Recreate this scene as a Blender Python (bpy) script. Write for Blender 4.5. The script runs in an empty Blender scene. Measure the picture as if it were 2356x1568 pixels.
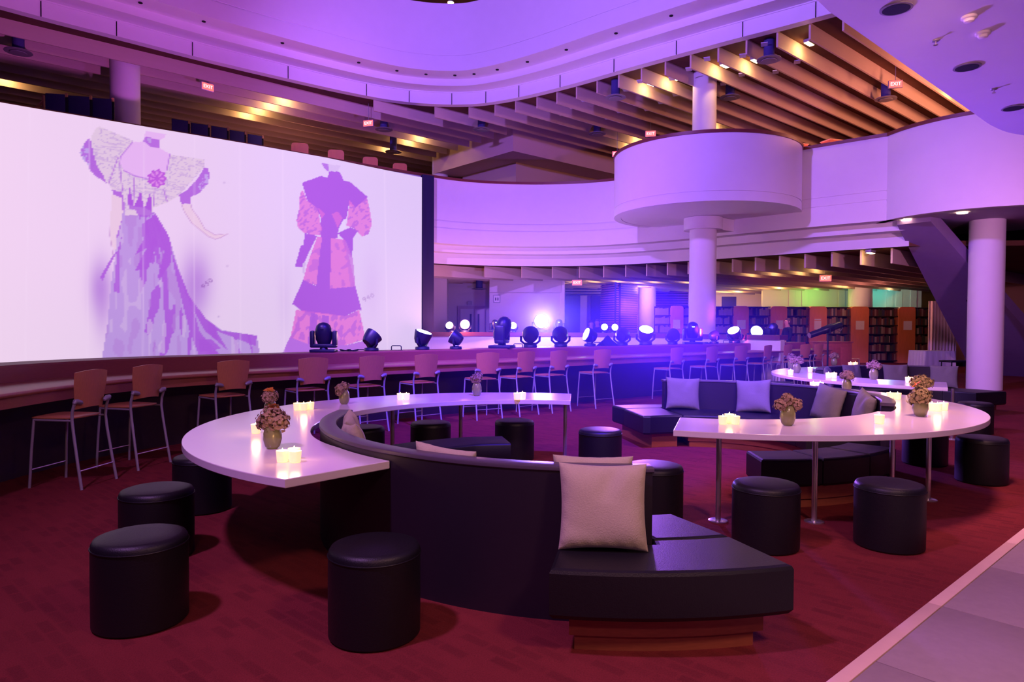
import bpy, bmesh, math, random
import numpy as np
from mathutils import Vector, Matrix, Euler
random.seed(7); rng = np.random.default_rng(7)
SC = bpy.context.scene
COL = SC.collection

# ------------------------------------------------------------------ camera
IW, IH = 2356.0, 1568.0
CX, CY, FPX, YH, ROLL, EYE = 1178.0, 784.0, 1571.0, 748.0, 0.005, 1.54
PITCH = math.atan((CY - YH) / FPX)
cp_, sp_, cr_, sr_ = math.cos(PITCH), math.sin(PITCH), math.cos(ROLL), math.sin(ROLL)
cam_d = bpy.data.cameras.new('camera'); cam = bpy.data.objects.new('camera', cam_d); COL.objects.link(cam)
cam_d.sensor_fit = 'HORIZONTAL'; cam_d.sensor_width = 36.0; cam_d.lens = FPX / IW * 36.0
cam_d.clip_start = 0.05; cam_d.clip_end = 200
fwd = Vector((0, cp_, -sp_)); down0 = Vector((0, -sp_, -cp_)); right0 = Vector((1, 0, 0))
rgt = right0 * cr_ - down0 * sr_
upv = -(right0 * sr_ + down0 * cr_)
M = Matrix((rgt, upv, -fwd)).transposed().to_4x4(); M.translation = (0, 0, EYE)
cam.matrix_world = M
SC.camera = cam
SC.view_settings.view_transform = 'Standard'; SC.view_settings.look = 'None'
SC.view_settings.gamma = 1.0; SC.view_settings.use_curve_mapping = False
SC.view_settings.exposure = 0.0
SC.cycles.max_bounces = 4; SC.cycles.diffuse_bounces = 3; SC.cycles.glossy_bounces = 2; SC.cycles.transmission_bounces = 2; SC.cycles.volume_bounces = 0; SC.cycles.volume_step_rate = 3.0; SC.cycles.volume_max_steps = 64; SC.cycles.adaptive_threshold = 0.05

def ray(px, py):
    x = (px - CX) / FPX; y = (py - CY) / FPX
    x, y = cr_ * x + sr_ * y, -sr_ * x + cr_ * y
    return Vector((x, cp_ - sp_ * y, -(sp_ + cp_ * y)))
def at(px, py, z):            # where the line of sight through a photo pixel meets the level z
    d = ray(px, py); t = (z - EYE) / d.z
    return Vector((d.x * t, d.y * t, z))
def dep(px, py, Y):           # ... meets the upright plane at distance Y
    d = ray(px, py); t = Y / d.y
    return Vector((d.x * t, Y, EYE + d.z * t))
def proj_np(X, Y, Z):
    Z = Z - EYE; fw = cp_ * Y - sp_ * Z; dn = -sp_ * Y - cp_ * Z
    x = X / fw; y = dn / fw
    return CX + FPX * (cr_ * x - sr_ * y), CY + FPX * (sr_ * x + cr_ * y)

# ------------------------------------------------------------------ world and large lights
W = bpy.data.worlds.new('world'); SC.world = W; W.use_nodes = True
bg = W.node_tree.nodes['Background']; bg.inputs[0].default_value = (0.20, 0.05, 0.75, 1); bg.inputs[1].default_value = 0.07  # dim violet ambient added in place of bounced light

def look(o, target):
    d = Vector(target) - o.location
    o.rotation_euler = d.to_track_quat('-Z', 'Y').to_euler()
def spot(name, loc, target, color, power, angle=60, blend=0.6, size=0.25):
    l = bpy.data.lights.new(name, 'SPOT'); l.color = color; l.energy = power
    l.spot_size = math.radians(angle); l.spot_blend = blend; l.shadow_soft_size = size
    o = bpy.data.objects.new(name, l); COL.objects.link(o); o.location = loc; look(o, target); return o
def point(name, loc, color, power, size=0.08):
    l = bpy.data.lights.new(name, 'POINT'); l.color = color; l.energy = power; l.shadow_soft_size = size
    if power < 3: l.specular_factor = 0.0
    o = bpy.data.objects.new(name, l); COL.objects.link(o); o.location = loc; return o

VIOLET = (0.36, 0.12, 1.0); PURPLE = (0.62, 0.14, 1.0); MAGENTA = (1.0, 0.16, 0.72); BLUE = (0.08, 0.04, 1.0)
WARM = (1.0, 0.55, 0.2); PINK = (1.0, 0.38, 0.55); LAV = (0.72, 0.42, 1.0)
# wash lights above the frame and on the stage ledge, then added unseen fills
spot('atrium_wash', (-5.5, 5.0, 8.6), (5.5, 20, 6.0), (0.37, 0.16, 1.0), 9800, 95, 0.5, 0.3)
spot('atrium_wash', (0.5, 14.0, 1.7), (-1.0, 22, 10.0), (0.32, 0.08, 1.0), 1300, 120, 0.7, 0.2)
spot('atrium_wash', (-3.0, 11.0, 1.8), (-10.5, 17, 9.5), (0.85, 0.15, 0.9), 1900, 95, 0.8, 0.2)
spot('atrium_wash', (-3.5, 1.0, 7.5), (0.8, 6.2, 0.7), (0.72, 0.30, 1.0), 1700, 80, 0.8, 0.25)
spot('atrium_wash', (2.35, 14.45, 1.9), (5.0, 6.5, 4.2), (0.26, 0.08, 1.0), 4600, 95, 0.9, 0.2)
spot('blue_fill', (1.5, 3.0, 10.5), (1.3, 11.0, 0.4), (0.07, 0.02, 1.0), 26000, 50, 0.9, 0.3)  # unseen, added to throw blue over floor, counter and chair backs
spot('pink_fill', (3.4, 5.4, 4.12), (4.2, 8.5, 0.3), (1.0, 0.44, 0.46), 700, 130, 0.9, 0.3)  # this and the next three: unseen pink fills added, the cans are unlit
spot('pink_fill', (2.4, 0.6, 4.12), (2.2, 4.2, 0.0), (1.0, 0.52, 0.46), 520, 130, 0.9, 0.3)
spot('pink_fill', (-0.2, -1.6, 4.12), (-0.8, 4.0, 0.6), (1.0, 0.44, 0.50), 150, 110, 0.9, 0.3)
spot('pink_fill', (9.0, 9.0, 4.0), (10.5, 16, 4.5), (1.0, 0.36, 0.85), 1100, 100, 0.9, 0.3)
# unseen point fills added to warm the upper storey and its baffles
point('storey_fill', (15.5, 19.5, 7.2), (1.0, 0.36, 0.20), 700, 0.4)
point('storey_fill', (12.4, 17.6, 6.9), (1.0, 0.34, 0.22), 420, 0.4)
point('storey_fill', (9.5, 21.5, 6.8), (0.8, 0.25, 0.6), 40, 0.4)
point('storey_fill', (-7.5, 23.5, 6.6), (1.0, 0.38, 0.30), 70, 0.4)

# ------------------------------------------------------------------ materials
MATS = {}
def srgb(r, g, b):
    f = lambda v: (v / 255) / 12.92 if v / 255 <= 0.04045 else ((v / 255 + 0.055) / 1.055) ** 2.4
    return (f(r), f(g), f(b))
def mat(name, col, rough=0.6, metal=0.0, noise=0.0, scale=20.0, bump=0.0, emit=None, strength=0.0, stretch=None, spec=0.5, coat=0.0, trans=0.0):
    if name in MATS: return MATS[name]
    m = bpy.data.materials.new(name); m.use_nodes = True; nt = m.node_tree
    b = nt.nodes['Principled BSDF']
    b.inputs['Base Color'].default_value = (*col, 1); b.inputs['Roughness'].default_value = rough
    b.inputs['Metallic'].default_value = metal; b.inputs['Specular IOR Level'].default_value = spec
    if coat: b.inputs['Coat Weight'].default_value = coat; b.inputs['Coat Roughness'].default_value = 0.12
    if trans: b.inputs['Transmission Weight'].default_value = trans
    if emit is not None:
        m.cycles.emission_sampling = 'NONE'
        b.inputs['Emission Color'].default_value = (*emit, 1); b.inputs['Emission Strength'].default_value = strength
    if noise or bump:
        tc = nt.nodes.new('ShaderNodeTexCoord'); mp = nt.nodes.new('ShaderNodeMapping')
        nt.links.new(tc.outputs['Object'], mp.inputs['Vector'])
        if stretch: mp.inputs['Scale'].default_value = stretch
        n = nt.nodes.new('ShaderNodeTexNoise'); n.inputs['Scale'].default_value = scale; n.inputs['Detail'].default_value = 4
        nt.links.new(mp.outputs[0], n.inputs['Vector'])
        if noise:
            mx = nt.nodes.new('ShaderNodeMix'); mx.data_type = 'RGBA'
            mx.inputs[6].default_value = (*[c * (1 - noise) for c in col], 1)
            mx.inputs[7].default_value = (*[min(1, c * (1 + noise)) for c in col], 1)
            nt.links.new(n.outputs[0], mx.inputs[0]); nt.links.new(mx.outputs[2], b.inputs['Base Color'])
        if bump:
            bp = nt.nodes.new('ShaderNodeBump'); bp.inputs['Strength'].default_value = bump; bp.inputs['Distance'].default_value = 0.01
            nt.links.new(n.outputs[0], bp.inputs['Height']); nt.links.new(bp.outputs[0], b.inputs['Normal'])
    MATS[name] = m; return m

def carpet_mat():
    m = bpy.data.materials.new('carpet'); m.use_nodes = True; nt = m.node_tree; b = nt.nodes['Principled BSDF']
    b.inputs['Roughness'].default_value = 0.95; b.inputs['Specular IOR Level'].default_value = 0.1
    tc = nt.nodes.new('ShaderNodeTexCoord'); mp = nt.nodes.new('ShaderNodeMapping'); mp.inputs['Rotation'].default_value = (0, 0, math.radians(42))
    nt.links.new(tc.outputs['Object'], mp.inputs[0])
    br = nt.nodes.new('ShaderNodeTexBrick'); br.inputs['Scale'].default_value = 5.0
    br.inputs['Color1'].default_value = (0.30, 0.040, 0.044, 1); br.inputs['Color2'].default_value = (0.16, 0.020, 0.026, 1)
    br.inputs['Mortar'].default_value = (0.27, 0.036, 0.04, 1); br.inputs['Mortar Size'].default_value = 0.09
    br.inputs['Mortar Smooth'].default_value = 1.0; br.inputs['Bias'].default_value = 0.0
    br.inputs['Brick Width'].default_value = 0.9; br.inputs['Row Height'].default_value = 0.36
    nt.links.new(mp.outputs[0], br.inputs['Vector'])
    n = nt.nodes.new('ShaderNodeTexNoise'); n.inputs['Scale'].default_value = 3.2; n.inputs['Detail'].default_value = 5
    nt.links.new(tc.outputs['Object'], n.inputs['Vector'])
    n2 = nt.nodes.new('ShaderNodeTexNoise'); n2.inputs['Scale'].default_value = 130; nt.links.new(tc.outputs['Object'], n2.inputs['Vector'])
    mx = nt.nodes.new('ShaderNodeMix'); mx.data_type = 'RGBA'; mx.inputs[7].default_value = (0.24, 0.033, 0.037, 1)
    nt.links.new(n.outputs[0], mx.inputs[0]); nt.links.new(br.outputs[0], mx.inputs[6])
    mx2 = nt.nodes.new('ShaderNodeMix'); mx2.data_type = 'RGBA'; mx2.blend_type = 'MULTIPLY'; mx2.inputs[0].default_value = 0.55
    nt.links.new(mx.outputs[2], mx2.inputs[6]); nt.links.new(n2.outputs[0], mx2.inputs[7]); nt.links.new(mx2.outputs[2], b.inputs['Base Color'])
    bp = nt.nodes.new('ShaderNodeBump'); bp.inputs['Strength'].default_value = 0.5; bp.inputs['Distance'].default_value = 0.008
    nt.links.new(n2.outputs[0], bp.inputs['Height']); nt.links.new(bp.outputs[0], b.inputs['Normal'])
    return m

PLASTER = mat('painted_plaster', (0.78, 0.74, 0.80), 0.7, noise=0.03, scale=3, bump=0.05)
FIN = mat('baffle_paint', (0.58, 0.44, 0.38), 0.7, noise=0.06, scale=2, stretch=(1, 1, 6))
DECK = mat('ceiling_deck', (0.10, 0.035, 0.02), 0.85, noise=0.5, scale=1.5)
RAILWOOD = mat('rail_wood', (0.16, 0.035, 0.03), 0.45, noise=0.25, scale=6)
COUNTERWOOD = mat('counter_wood', (0.40, 0.14, 0.085), 0.38, noise=0.22, scale=30, stretch=(1, 1, 8))
CHAIRWOOD = mat('chair_plywood', (0.52, 0.20, 0.09), 0.35, noise=0.2, scale=24, stretch=(6, 6, 0.6))
PLINTH = mat('plinth_wood', (0.32, 0.085, 0.045), 0.5, noise=0.25, scale=18, stretch=(1, 1, 7))
DARKPANEL = mat('dark_panel', (0.030, 0.013, 0.018), 0.6, noise=0.2, scale=20)
SOFABACK = mat('dark_stained_wood', (0.014, 0.008, 0.018), 0.5, noise=0.2, scale=20, stretch=(1, 1, 8))
SOFARAIL_LIT = mat('sofa_rail_wood_lit', (0.075, 0.055, 0.085), 0.42, noise=0.2, scale=30, stretch=(1, 1, 8))  # paler than the back: light on the rail top put into its colour
LEATHER = mat('black_leather', (0.007, 0.006, 0.009), 0.46, bump=0.15, scale=160, noise=0.2, spec=0.42)
WHITETOP = mat('white_laminate', (0.80, 0.72, 0.76), 0.22, noise=0.02, scale=40, coat=0.2)
STEEL = mat('brushed_steel', (0.62, 0.58, 0.60), 0.28, 0.9)
CHAIRSTEEL = mat('chair_tube', (0.42, 0.40, 0.46), 0.42, 0.45)
CUSHION = mat('linen_cushion', (0.50, 0.43, 0.31), 0.9, noise=0.12, scale=140, bump=0.25)
CUSHION2 = mat('olive_linen_cushion', (0.19, 0.18, 0.15), 0.9, noise=0.15, scale=140, bump=0.25)
BLACKPL = mat('black_plastic', (0.012, 0.012, 0.022), 0.35)
NAVY = mat('navy_fabric', (0.05, 0.04, 0.20), 0.9, noise=0.2, scale=60)
ORANGEWOOD = mat('orange_wood', (0.72, 0.22, 0.08), 0.5, noise=0.15, scale=14, stretch=(1, 1, 0.2))
STONE = mat('grey_stone', (0.36, 0.27, 0.27), 0.5, noise=0.10, scale=24)
TRIMST = mat('beige_edging', (0.78, 0.52, 0.42), 0.5, noise=0.06, scale=10)
GREYMET = mat('grey_metal', (0.30, 0.27, 0.33), 0.5, 0.3)
PAPER = mat('white_paper', (0.85, 0.78, 0.80), 0.8)
SKIN = mat('skin', (0.55, 0.28, 0.20), 0.6)
BLACKCLOTH = mat('black_cloth', (0.012, 0.010, 0.018), 0.9)
HOLE = mat('recess_black', (0.004, 0.003, 0.006), 0.9)

# ------------------------------------------------------------------ mesh helpers
class MB:
    def __init__(self): self.v = []; self.f = []
    def add(self, vs, fs):
        o = len(self.v); self.v += [tuple(p) for p in vs]; self.f += [tuple(i + o for i in f) for f in fs]; return self
    def box(self, c, s, rz=0.0, rot=None):
        hx, hy, hz = s[0] / 2, s[1] / 2, s[2] / 2
        R = rot if rot is not None else Matrix.Rotation(rz, 3, 'Z')
        vs = [Vector(c) + R @ Vector((x, y, z)) for z in (-hz, hz) for x, y in ((-hx, -hy), (hx, -hy), (hx, hy), (-hx, hy))]
        return self.add(vs, [(3, 2, 1, 0), (4, 5, 6, 7), (0, 1, 5, 4), (1, 2, 6, 5), (2, 3, 7, 6), (3, 0, 4, 7)])
    def bbox(self, c, s, b=0.01, rot=None):        # box with bevelled edges
        bm = bmesh.new(); bmesh.ops.create_cube(bm, size=1.0)
        for v in bm.verts: v.co = Vector((v.co.x * s[0], v.co.y * s[1], v.co.z * s[2]))
        bmesh.ops.bevel(bm, geom=list(bm.edges), offset=b, segments=2, affect='EDGES', profile=0.5)
        R = rot if rot is not None else Matrix.Identity(3)
        bm.verts.index_update()
        vs = [Vector(c) + R @ v.co for v in bm.verts]; fs = [tuple(v.index for v in f.verts) for f in bm.faces]
        bm.free(); return self.add(vs, fs)
    def lathe(self, prof, seg=24, c=(0, 0, 0), rot=None, sx=1.0, sy=1.0):   # prof: (radius, height), open ends closed
        vs = []; fs = []; n = len(prof); R = rot if rot is not None else Matrix.Identity(3)
        for r, z in prof:
            for k in range(seg):
                a = 2 * math.pi * k / seg; vs.append(Vector(c) + R @ Vector((r * sx * math.cos(a), r * sy * math.sin(a), z)))
        for i in range(n - 1):
            for k in range(seg):
                k2 = (k + 1) % seg; fs.append((i * seg + k, i * seg + k2, (i + 1) * seg + k2, (i + 1) * seg + k))
        fs.append(tuple(reversed(range(seg)))); fs.append(tuple((n - 1) * seg + k for k in range(seg)))
        return self.add(vs, fs)
    def cyl(self, p, q, r, seg=12, r2=None):
        p, q = Vector(p), Vector(q); d = q - p; R = d.to_track_quat('Z', 'Y').to_matrix()
        return self.lathe([(r, 0), (r2 if r2 is not None else r, d.length)], seg, p, R)
    def tube(self, pts, r, seg=10):
        pts = [Vector(p) for p in pts]; vs = []; fs = []; n = len(pts); up = None
        for i, p in enumerate(pts):
            d = (pts[min(i + 1, n - 1)] - pts[max(i - 1, 0)]).normalized()
            if up is None: up = d.orthogonal().normalized()
            up = (up - d * up.dot(d)).normalized(); s = d.cross(up)
            rr = r[i] if isinstance(r, (list, tuple)) else r
            for k in range(seg):
                a = 2 * math.pi * k / seg; vs.append(p + (up * math.cos(a) + s * math.sin(a)) * rr)
        for i in range(n - 1):
            for k in range(seg):
                k2 = (k + 1) % seg; fs.append((i * seg + k, i * seg + k2, (i + 1) * seg + k2, (i + 1) * seg + k))
        fs.append(tuple(reversed(range(seg)))); fs.append(tuple((n - 1) * seg + k for k in range(seg)))
        return self.add(vs, fs)
    def sweep(self, path, sec, closed=True):       # path of plan points, section of (offset to the left of travel, z)
        P = [Vector((p[0], p[1])) for p in path]; n = len(P); m = len(sec); vs = []; fs = []
        for i in range(n):
            d1 = (P[i] - P[i - 1]).normalized() if i > 0 else None
            d2 = (P[i + 1] - P[i]).normalized() if i < n - 1 else None
            d = d2 if d1 is None else d1 if d2 is None else (d1 + d2).normalized()
            k = 1.0 / max(0.5, d.dot(d2 if d2 is not None else d1)); nn = Vector((-d.y, d.x)) * k
            for o, z in sec: vs.append((P[i].x + nn.x * o, P[i].y + nn.y * o, z))
        for i in range(n - 1):
            for j in range(m if closed else m - 1):
                j2 = (j + 1) % m; fs.append((i * m + j, (i + 1) * m + j, (i + 1) * m + j2, i * m + j2))
        if closed: fs.append(tuple(range(m))); fs.append(tuple(reversed([(n - 1) * m + j for j in range(m)])))
        return self.add(vs, fs)
    def slab(self, outline, z0, z1, b=0.0):        # extruded plan outline (counter-clockwise), top edge rounded by b
        P = [Vector((p[0], p[1])) for p in outline]; n = len(P)
        ar = sum(P[i].x * P[(i + 1) % n].y - P[(i + 1) % n].x * P[i].y for i in range(n))
        if ar < 0: P.reverse()
        N = []
        for i in range(n):
            d1 = (P[i] - P[i - 1]).normalized(); d2 = (P[(i + 1) % n] - P[i]).normalized()
            d = (d1 + d2).normalized() if (d1 + d2).length > 1e-4 else d1
            k = 1.0 / max(0.5, d.dot(d2)); N.append(Vector((-d.y, d.x)) * k)
        rings = [(0, z0), (0, z1)] if not b else [(b * .7, z0), (0, z0 + b), (0, z1 - b), (b * .3, z1 - b * .3), (b, z1)]
        vs = [(P[i].x + N[i].x * o, P[i].y + N[i].y * o, z) for o, z in rings for i in range(n)]; fs = []
        for r in range(len(rings) - 1):
            for i in range(n):
                j = (i + 1) % n; fs.append((r * n + i, r * n + j, (r + 1) * n + j, (r + 1) * n + i))
        fs.append(tuple(reversed(range(n)))); fs.append(tuple((len(rings) - 1) * n + i for i in range(n)))
        return self.add(vs, fs)
    def mesh(self, name, smooth=0.7):
        me = bpy.data.meshes.new(name); me.from_pydata(self.v, [], self.f); me.validate(); me.update()
        if smooth: me.shade_smooth(); me.set_sharp_from_angle(angle=smooth)
        return me
    def build(self, name, m, parent=None, loc=None, rz=0.0, smooth=0.7):
        return obj(name, self.mesh(name, smooth), m, parent, loc, rz)
def obj(name, me, m=None, parent=None, loc=None, rz=0.0):
    o = bpy.data.objects.new(name, me); COL.objects.link(o)
    if m is not None and me is not None and not me.materials: me.materials.append(m)
    if parent is not None: o.parent = parent
    if loc is not None: o.location = loc
    if rz: o.rotation_euler = (0, 0, rz)
    return o
def tag(o, label, cat, group=None):
    o['label'] = label; o['category'] = cat
    if group: o['group'] = group
    return o
def thing(name, label, cat, loc=(0, 0, 0), rz=0.0, group=None):
    o = bpy.data.objects.new(name, None); COL.objects.link(o); o.location = loc; o.rotation_euler = (0, 0, rz); o.empty_display_size = 0.1
    return tag(o, label, cat, group)
def struct(o, label=None, cat=None):
    o['kind'] = 'structure'
    if label: o['label'] = label
    if cat: o['category'] = cat
    return o
def dup(root, loc, rz=0.0, label=None, group=None, rot=None, scale=None):
    def cpy(o, parent):
        c = o.copy(); COL.objects.link(c)
        if parent is not None: c.parent = parent; c.matrix_parent_inverse = o.matrix_parent_inverse
        for ch in kids.get(o, []): cpy(ch, c)
        return c
    kids = {}
    for ch in root.children_recursive: kids.setdefault(ch.parent, []).append(ch)
    c = cpy(root, None); c.location = loc; c.rotation_euler = rot if rot is not None else (0, 0, rz)
    if scale: c.scale = (scale,) * 3
    if label: c['label'] = label
    if group: c['group'] = group
    return c
def arc(c, r, a0, a1, n=40):
    return [(c[0] + r * math.cos(math.radians(a0 + (a1 - a0) * i / n)), c[1] + r * math.sin(math.radians(a0 + (a1 - a0) * i / n))) for i in range(n + 1)]
def spline(pts, n=10):
    P = [Vector(p[:2]) for p in pts]; P = [P[0] * 2 - P[1]] + P + [P[-1] * 2 - P[-2]]; out = []
    for i in range(1, len(P) - 2):
        for k in range(n):
            t = k / n; a, b, c, d = P[i - 1], P[i], P[i + 1], P[i + 2]
            out.append(0.5 * ((2 * b) + (c - a) * t + (2 * a - 5 * b + 4 * c - d) * t * t + (3 * b - a - 3 * c + d) * t ** 3))
    out.append(P[-2]); return out
def offset(path, o):
    P = [Vector((p[0], p[1])) for p in path]; out = []
    for i in range(len(P)):
        d = (P[min(i + 1, len(P) - 1)] - P[max(i - 1, 0)]).normalized(); out.append(P[i] + Vector((-d.y, d.x)) * o)
    return out
def ray_hit(path, px):        # plan point of a path seen in photo column px (first hit), with its direction
    d = ray(px, 780); t = Vector((d.x, d.y)); best = None
    for i in range(len(path) - 1):
        a, b = Vector(path[i][:2]), Vector(path[i + 1][:2])
        ca, cb = t.x * a.y - t.y * a.x, t.x * b.y - t.y * b.x
        if ca * cb <= 0 and a.y > 0 and ca != cb:
            q = a + (b - a) * (ca / (ca - cb))
            if best is None or q.length < best[0].length: best = (q, (b - a).normalized())
    return best
def rsec(o0, o1, z0, z1, b=0.025):
    return [(o0 + b, z0), (o1 - b, z0), (o1, z0 + b), (o1, z1 - b), (o1 - b * .3, z1 - b * .3), (o1 - b, z1), (o0 + b, z1), (o0 + b * .3, z1 - b * .3), (o0, z1 - b), (o0, z0 + b)]
def rect(o0, o1, z0, z1): return [(o0, z0), (o1, z0), (o1, z1), (o0, z1)]
def text(body, size, m, parent, loc, rot, name='lettering', extrude=0.0015):
    c = bpy.data.curves.new(name, 'FONT'); c.body = body; c.size = size; c.align_x = 'CENTER'; c.align_y = 'CENTER'; c.extrude = extrude; c.resolution_u = 3
    to = bpy.data.objects.new(name, c); COL.objects.link(to); me = bpy.data.meshes.new_from_object(to.evaluated_get(bpy.context.evaluated_depsgraph_get())); bpy.data.objects.remove(to)
    me.materials.clear(); me.materials.append(m); o = bpy.data.objects.new(name, me); COL.objects.link(o); o.parent = parent; o.location = loc; o.rotation_euler = rot; return o

# ================================================================== THE SETTING
carpet = MB(); carpet.slab([(-30, -4), (34, -4), (34, 46), (-30, 46)], -0.12, 0.0)
floor = struct(carpet.build('floor', carpet_mat(), smooth=0), 'dark red patterned carpet floor under the curved tables', 'floor')

# stone walkway beyond the carpet edge: edging strip and separate tiles laid slightly proud of the carpet base
sd = Vector((0.747, 0.665)).normalized(); sn = Vector((sd.y, -sd.x)); s0 = Vector((1.40, 2.94))
stone = struct(MB().slab([tuple(s0 + sd * a + sn * b) for a, b in ((-6, 0.065), (14, 0.065), (14, 6), (-6, 6))], 0.0, 0.006).build('floor_walkway', mat('joint_grout', (0.12, 0.08, 0.085), 0.9), smooth=0),
               'grey stone tiled walkway along the carpet', 'floor')
TW, TL = 0.62, 0.93
tile_me = MB().bbox((0, 0, 0.009), (TL - 0.006, TW - 0.006, 0.012), 0.002).mesh('tile'); tile_me.materials.append(STONE)
ang = math.atan2(sd.y, sd.x)
for r in range(6):
    for k in range(-5, 11):
        c = s0 + sd * (0.30 + (k + 0.5) * TL + (r % 2) * 0.31) + sn * (0.068 + (r + 0.5) * TW)
        if c.y < -1.5 or c.length > 11: continue
        o = obj('tile', tile_me, None, stone, (c.x, c.y, 0.0), ang)
for k in range(-3, 7):
    c = s0 + sd * (0.42 + k * 1.62) + sn * 0.032
    if k == -3:
        edging = struct(MB().sweep([s0 + sd * -6 + sn * .032, s0 + sd * 14 + sn * .032], rect(-.03, .03, 0, .006)).build('trim_1', TRIMST), 'beige edging strip between carpet and stone', 'edging')
        strip_me = MB().bbox((0, 0, 0.009), (1.616, 0.066, 0.012), 0.002).mesh('strip'); strip_me.materials.append(TRIMST)
    obj('strip', strip_me, None, edging, (c.x, c.y, 0.0), ang)

# plan curves of the atrium edge on the two upper storeys
PAR = spline([(-17.5, 8.5), (-14.6, 11.9), (-11.19, 15.0), (-9.93, 16.02), (-8.48, 17.19), (-6.81, 18.55), (-4.87, 20.24), (-2.84, 21.89), (-1.4, 22.78), (0.3, 23.1), (2.0, 22.95), (3.47, 22.33), (5.6, 20.6), (7.79, 18.44), (9.08, 17.27), (9.6, 16.85)], 8)
LIP = spline([(-19, 7.5), (-15.0, 11.9), (-11.6, 15.6), (-9.9, 17.2), (-8.04, 18.9), (-5.12, 21.2), (-3.35, 22.15), (-1.58, 22.35), (-0.2, 21.85), (1.41, 20.71), (3.33, 19.02), (5.25, 17.4), (7.0, 15.99), (10, 13.4), (14, 10)], 8)
g = 0.02
parapet = struct(MB().sweep(PAR, [(0, 6.28), (0, 4.95), (g, 4.95), (g, 4.92), (0, 4.92), (0, 4.72), (g, 4.72), (g, 4.69), (0, 4.69), (0, 4.2), (.45, 4.2), (.45, 3.98), (.9, 3.98), (.9, 3.62), (1.1, 3.62), (1.1, 5.0), (.2, 5.0), (.2, 6.28)]).build('wall_atrium', PLASTER, smooth=0.4),
                 'long curved white parapet of the upper storey beside the projection screen', 'parapet')
MB().sweep(PAR, rect(-.03, .25, 6.28, 6.36)).build('rail', RAILWOOD, parapet)
par3 = struct(MB().sweep(LIP, [(-1.28, 11.35), (-1.28, 9.78), (-1.28 + g, 9.78), (-1.28 + g, 9.75), (-1.28, 9.75), (-1.28, 9.31), (-.58, 9.31), (-.58, 9.10), (-.03, 9.10), (-.03, 9.07), (0, 9.07), (0, 8.70), (.25, 8.70), (.25, 10.3), (-1.08, 10.3), (-1.08, 11.35)]).build('wall_atrium_top', PLASTER, smooth=0.4),
              'stepped violet bands of the top storey parapet above the ceiling baffles', 'parapet')
spk = MB().lathe([(0.05, 0), (0.05, 0.02)], 10).mesh('sprinkler'); spk.materials.append(HOLE)
for k in range(10, len(LIP) - 10, 5):
    q = offset(LIP, -.93)[k]; obj('sprinkler', spk, None, par3, (q.x, q.y, 9.292))
for k in range(12, len(LIP) - 8, 6):      # joints in the lowest fascia
    q = offset(LIP, -.006)[k]; d = (Vector(LIP[k + 1][:2]) - Vector(LIP[k - 1][:2])); MB().box((0, 0, 8.88), (0.02, 0.015, 0.36)).build('joint', HOLE, par3, (q.x, q.y, 0), math.atan2(d.y, d.x), smooth=0)

out2 = [tuple(p) for p in offset(LIP, .1)] + [(34, 8), (34, 46), (-36, 46), (-36, 7.5)]
ceil2 = struct(MB().slab(out2, 8.74, 8.9).build('ceiling_upper', DECK, smooth=0), 'dark wooden deck above the upper storey baffles', 'ceiling')
out1 = [tuple(p) for p in offset(PAR, .95)] + [(34, 15), (34, 46), (-36, 46), (-36, 8.5)]
ceil1 = struct(MB().slab(out1, 3.62, 3.75).build('ceiling_lower', DECK, smooth=0), 'dark deck above the lower storey baffles', 'ceiling')
outf = [tuple(p) for p in offset(PAR, .15)] + [(34, 15), (34, 46), (-36, 46), (-36, 8.5)]
struct(MB().slab(outf, 4.8, 5.0).build('floor_upper', mat('upper_carpet', (0.12, 0.03, 0.03), 0.95), smooth=0), 'floor of the upper storey behind the parapet', 'floor')
struct(MB().slab([(-36, -4), (34, -4), (34, 46), (-36, 46)], 14.6, 14.8).build('ceiling_top', mat('top_ceiling', (0.20, 0.08, 0.04), 0.8, noise=0.3, scale=2), smooth=0), 'brown ceiling of the top storey', 'ceiling')

def inside(poly, x, y):
    c = False; n = len(poly); j = n - 1
    for i in range(n):
        xi, yi = poly[i][0], poly[i][1]; xj, yj = poly[j][0], poly[j][1]
        if (yi > y) != (yj > y) and x < (xj - xi) * (y - yi) / (yj - yi) + xi: c = not c
        j = i
    return c
TH = math.radians(49); FD = Vector((math.sin(TH), math.cos(TH))); FN = Vector((math.cos(TH), -math.sin(TH))); FA = math.atan2(FD.y, FD.x)
def baffles(parent, outline, z0, z1, n0, n1, smax, skip=None):
    k = n0
    while k < n1:
        run = []; s = -22.0
        while s < smax + .1:
            P = FN * k + FD * s
            ok = inside(outline, P.x, P.y) and -34 < P.x < 30 and P.y < 44 and s < smax and not (skip and skip(P))
            if ok: run.append(s)
            elif run:
                if run[-1] - run[0] > .6:
                    a, b = run[0], run[-1]; m = FN * k + FD * ((a + b) / 2)
                    MB().box((0, 0, 0), (b - a, 0.05, z1 - z0)).build('baffle', FIN, parent, (m.x, m.y, (z0 + z1) / 2), FA, smooth=0)
                run = []
            s += 0.05
        k += 0.735
fin2 = [tuple(p) for p in offset(LIP, .28)] + [(34, 8), (34, 46), (-36, 46), (-36, 7.5)]
fin1 = [tuple(p) for p in offset(PAR, 1.12)] + [(34, 15), (34, 46), (-36, 46), (-36, 8.5)]
bulk_c = Vector((0.0, 24.6)); BD = FD; BN = -FN
def in_bulk(P):
    q = Vector((P.x, P.y)) - bulk_c; return q.dot(BD) > -.1 and q.dot(BN) > -.1 and q.dot(BN) < 5.2
baffles(ceil2, fin2, 8.36, 8.735, -8.48 - .735 * 36, -6.6, 40, in_bulk)
baffles(ceil1, fin1, 3.22, 3.615, -8.52 - .735 * 27, -6.9, 36)
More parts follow.
